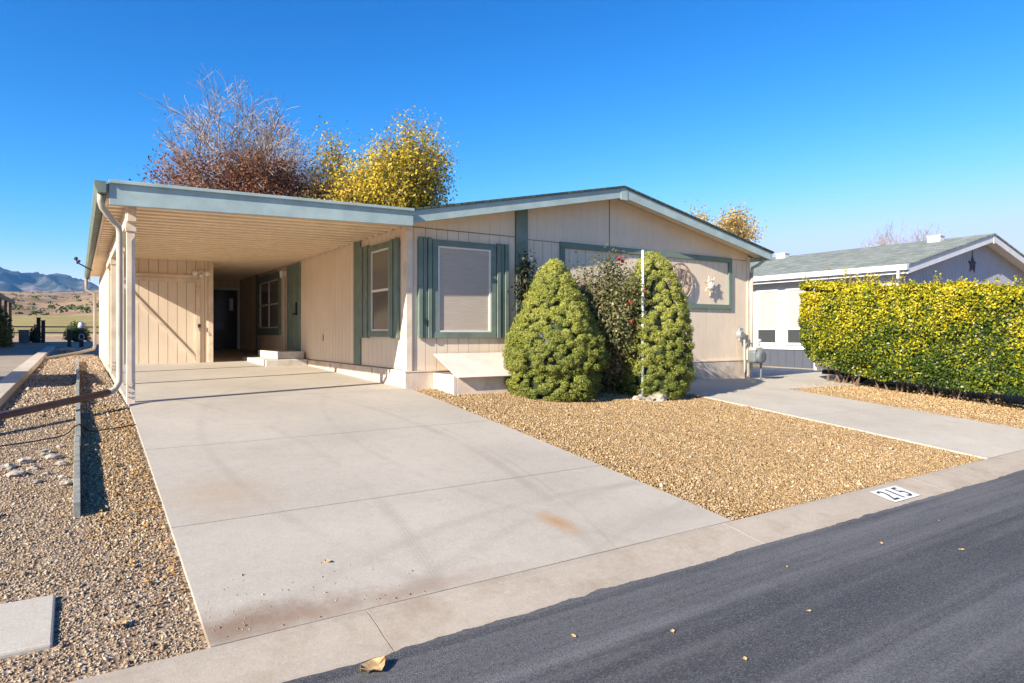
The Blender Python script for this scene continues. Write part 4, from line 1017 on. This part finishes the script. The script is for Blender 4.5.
k = MB().tube(tube_path((-.77, 7.62), (.53, 8.25), n=30), .007, 6)  # thin dark tube following the ground across the gravel
tag(obj('dark_tube', k, 'tube_dark'), 'thin black tube crossing the left gravel on both sides of the board', 'hose')
rp = [(-.32, 6.9), (-.22, 6.7), (-.12, 6.95), (-.38, 7.15), (-.18, 7.2), (-.28, 6.5), (-.10, 6.55), (-.42, 6.75), (-.25, 7.4), (-.08, 6.35), (-.5, 7.0), (-.14, 7.6)]
for i, (x, y) in enumerate(rp):
    s = rnd.uniform(.024, .050); k = MB().ball((x, y, G(x, y)+s*.45), s, 2, (1.3, 1, .6), .7, i*2.2)
    tag(obj('rock', k, 'rock'), 'small pale rock in the loose pile left of the edging board', 'rock', 'rocks piled by the edging board')
k = MB().box(-.62, -.50, 5.72, 5.77, G(-.55, 5.75), G(-.55, 5.75)+.04); k.box(-.60, -.48, 5.74, 5.78, G(-.55, 5.75)+.041, G(-.55, 5.75)+.055)
tag(obj('valve_lid', k, 'dark', bevel=.01), 'small dark plastic lid lying on the left gravel', 'lid')

# leaves on road
def fallen(x, y, z, s, a, label, group=None, sd=0):
    k = MB(); rr2 = random.Random(sd); o = Vector((x, y, z)); rot = Matrix.Rotation(a, 3, 'Z')
    prof_ = [(-.5, .02), (-.25, .26), (0, .34), (.22, .24), (.5, .02)]; vs_ = []
    for i, (t, w_) in enumerate(prof_):
        for sg in (-1, 0, 1): vs_.append(o+rot @ Vector((t*s, sg*w_*s*rr2.uniform(.8, 1.2), (.10*abs(sg)+.22*abs(t)+rr2.uniform(0, .06))*s)))
    k.add(vs_, [(i*3+j, i*3+j+1, i*3+j+4, i*3+j+3) for i in range(4) for j in range(2)])
    k.tube([o+rot @ Vector((.5*s, 0, .11*s)), o+rot @ Vector((.72*s, .05*s, .03*s))], .012*s, 4)
    ob = obj('fallen_leaf', k, 'dryleaf'); so_ = ob.modifiers.new('thick', 'SOLIDIFY'); so_.thickness = .0015
    return tag(ob, label, 'leaf', group)
fallen(1.13, 2.86, -.674, .15, .35, 'large curled tan leaf on the road beside the near curb', sd=1)
fallen(.18, 3.85, D(.2, 3.85)-.02, .08, 1.0, 'yellow leaf on the near left gravel by the slab', sd=2)
fallen(1.30, 4.05, D(1.3, 4.05)+.003, .05, 2.0, 'small dark brown leaf on the lower driveway corner', sd=3)
spots = [(2.55, 2.35), (2.6, 1.95), (3.9, 2.6), (4.9, 2.5), (5.9, 2.55), (5.2, 2.1), (3.35, 2.1), (2.1, 2.6)]
for i, (x, y) in enumerate(spots):
    zz = -.682+float(np.interp(y, [p[0] for p in prof], [p[1] for p in prof])); fallen(x, y, zz+.003, rnd.uniform(.02, .042), rnd.uniform(0, 6), 'tiny dry leaf scattered on the dark asphalt road', 'dry leaves scattered on the road', 10+i)

# painted house number
hn = thing('house_number', (6.5, 3.2, -.65), 'white painted rectangle with black number 215 on the curb', 'house number')
A = Vector((0, 3.13, -.6665)); 
def cz(y): return float(np.interp(y, [2.93, 3.03, 3.14, 3.25, 3.34, 3.405], [-.697, -.688, -.672, -.648, -.632, -.629]))
k = MB(); yl = [3.07, 3.14, 3.25, 3.31]
vs_ = [(x, y, cz(y)+.0075) for y in yl for x in (6.26, 6.42, 6.58, 6.74)]; k.add(vs_, [(j*4+i, j*4+i+1, j*4+i+5, j*4+i+4) for j in range(3) for i in range(3)])
obj('paint_patch', k, 'numpaint', hn)
cu = bpy.data.curves.new('number', 'FONT'); cu.body = '215'; cu.size = .235; cu.align_x = 'CENTER'; cu.offset = .0; cu.space_character = 1.15; cu.resolution_u = 4
tmp = bpy.data.objects.new('tmp', cu); col.objects.link(tmp); bpy.context.view_layer.update()
me = bpy.data.meshes.new_from_object(tmp.evaluated_get(bpy.context.evaluated_depsgraph_get())); bpy.data.objects.remove(tmp)
bmx = bmesh.new(); bmx.from_mesh(me)
for _ in range(2): bmesh.ops.subdivide_edges(bmx, edges=[e for e in bmx.edges if e.calc_length() > .04], cuts=1, use_grid_fill=False)
bmesh.ops.triangulate(bmx, faces=bmx.faces)
for v in bmx.verts:
    x, y = v.co.x, v.co.y; yy = 3.10+y*1.12; v.co = Vector((6.49+x, yy, cz(yy)+.0125))
bmx.to_mesh(me); bmx.free(); me.materials.clear()
link('digits', me, 'numblack', hn)

# far left: neighbour house, bush, fence, posts
fh = thing('far_left_house', (-7, 33, .2), 'brown-roofed tan house cut off at the far left edge', 'house')
k = MB(); k.box(-11, -3.6, 24.5, 45.6, 0, 2.5); obj('wall', k, 'ntan', fh)
k = MB(); HZ = lambda x: 4.13-.32*abs(x+7.3); 
k.prism([(-2.98, HZ(-2.98)-.08), (-7.3, HZ(-7.3)-.08), (-7.3, HZ(-7.3)), (-2.98, HZ(-2.98))], 'y', 24, 46.2); k.prism([(-7.3, HZ(-7.3)-.08), (-11.4, HZ(-11.4)-.08), (-11.4, HZ(-11.4)), (-7.3, HZ(-7.3))], 'y', 24, 46.2); r_ = obj('roof', k, 'roof_t', fh)
k = MB(); k.box(-2.99, -2.95, 24, 46.2, HZ(-2.98)-.24, HZ(-2.98)-.03); obj('eave_board', k, 'darkwood', r_)
for y in (37, 40, 43, 45.8):
    k = MB(); k.box(-3.2, -3.08, y-.07, y+.07, .2, 2.6); obj('porch_post', k, 'ntan', fh)
shed = thing('shadow_shed', (-4.2, 12.4, -.1), 'unseen shed added beyond the left edge of view to shade the gravel strip', 'shadow caster')  # unseen shed, added for the shadow band across the left strip
k = MB(); k.box(-5.4, -4.4, 11.8, 14.4, -.1, 2.5); obj('wall', k, 'ntan', shed)
k = MB(); k.box(-5.5, -4.3, 11.7, 14.5, 2.501, 2.6); obj('roof', k, 'roof_t', shed)
def bush(x, y, z, r, h, label, lm, n, size):
    t = thing('round_bush', (x, y, z), label, 'bush'); d = sph(n); d[:, 2] = np.abs(d[:, 2])*1.0
    P = np.array([x, y, z])+d*np.array([r, r, h])*rng.uniform(.6, 1.08, (n, 1))
    P += np.array([[.12*r*mnoise.noise(Vector(p*2.5))] for p in P])*d
    leaves(P, d, size, size*.6, lm, 'foliage', t, jit=.6, out=.2)
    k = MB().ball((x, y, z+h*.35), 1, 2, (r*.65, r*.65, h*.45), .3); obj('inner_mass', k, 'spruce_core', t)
    s = MB().tube([(x, y, z-.05), (x, y, z+h*.5)], .04, 6); obj('stem', s, 'bark', t)
bush(-2.85, 36.0, .25, .5, 1.75, 'dark leafy bush beside the far left house', 'olive', 2600, .12)
bush(-.05, 47.5, .5, .68, 1.1, 'round green bush in front of the rail fence', 'bush', 2600, .10)
bush(-2.0, 45, .45, .35, .8, 'small dark bush beside the grey cabinet by the fence', 'darkleaf', 900, .09)
k = MB(); k.box(-2.7, -2.25, 44.6, 45.1, .3, 1.05); k.box(-2.75, -2.2, 44.55, 45.15, 1.051, 1.10); tag(obj('utility_cabinet', k, 'grey_metal', bevel=.02), 'low grey utility cabinet near the rail fence', 'cabinet')
fz = .62; fe = thing('rail_fence', (0, 60, fz), 'low split-rail wooden fence in front of the grassy field', 'fence')
for i in range(-12, 26):
    x = i*2.6; k = MB(); k.box(x-.08, x+.08, 58.92, 59.08, fz-.3, fz+.95); obj('fence_post', k, 'darkwood', fe)
for z in (.35, .78):
    k = MB(); k.box(-32, 66, 58.96, 59.04, fz+z-.05, fz+z+.05); obj('rail', k, 'darkwood', fe)
for i, (px, nm_) in enumerate(((-1.83, 'left one of two thick dark posts by the fence gap'), (-1.62, 'right one of two thick dark posts by the fence gap'))):
    k = MB(); k.box(px-.09, px+.09, 44.9, 45.1, .3, 1.75-.15*i); k.box(px-.11, px+.11, 44.88, 45.12, 1.751-.15*i, 1.79-.15*i); tag(obj('thick_post', k, 'darkwood', bevel=.02), nm_, 'post')
k = MB(); k.box(-.36, -.22, 31.9, 32.06, .1, 1.05); tag(obj('wooden_post', k, 'darkwood', bevel=.01), 'short brown wooden post at the end of the gravel strip', 'post')
ped = thing('hose_post', (.12, 33, .3), 'dark post with a grey cap and coiled hose at the back corner', 'post')
k = MB(); k.box(.04, .20, 32.9, 33.06, .1, 1.12); obj('post', k, 'darkwood', ped); k = MB(); k.lathe([(.13, 0), (.14, .08), (.09, .22), (.03, .27)], (.12, 33, 1.12), 12); obj('cap', k, 'galv', ped)
k = MB().tube([(.12+.09*math.cos(a), 32.88, .75+.12*math.sin(a)) for a in np.linspace(0, 6.28, 16)], .025, 6); obj('hose', k, 'galv', ped)
for i, (x, y) in enumerate(((-.45, 27.3), (-.2, 27.0), (.1, 27.4), (-.3, 28.0))):
    k = MB().ball((x, y, G(x, y)+.08), .14, 2, (1.2, 1, .7), .6, i+20); tag(obj('rock', k, 'rock'), 'pale rock at the far end of the left gravel strip', 'rock', 'rocks at the far end of the gravel strip')
# scrub on hills
def scrub():
    P = []; N = []
    for i in range(520):
        y = rng.uniform(190, 900); x = rng.uniform(-.12*y, .16*y); r = rng.uniform(.5, 1.6); z = G(x, y); r *= 1.3; d = sph(26); d[:, 2] = np.abs(d[:, 2])
        P.append(np.array([x, y, z])+d*r*np.array([1, 1, .75])); N.append(d)
    leaves(np.concatenate(P), np.concatenate(N), .8, .55, 'bush', 'hillside_scrub', None, jit=.5)
    tag(bpy.data.objects['hillside_scrub'], kind='stuff')
scrub()
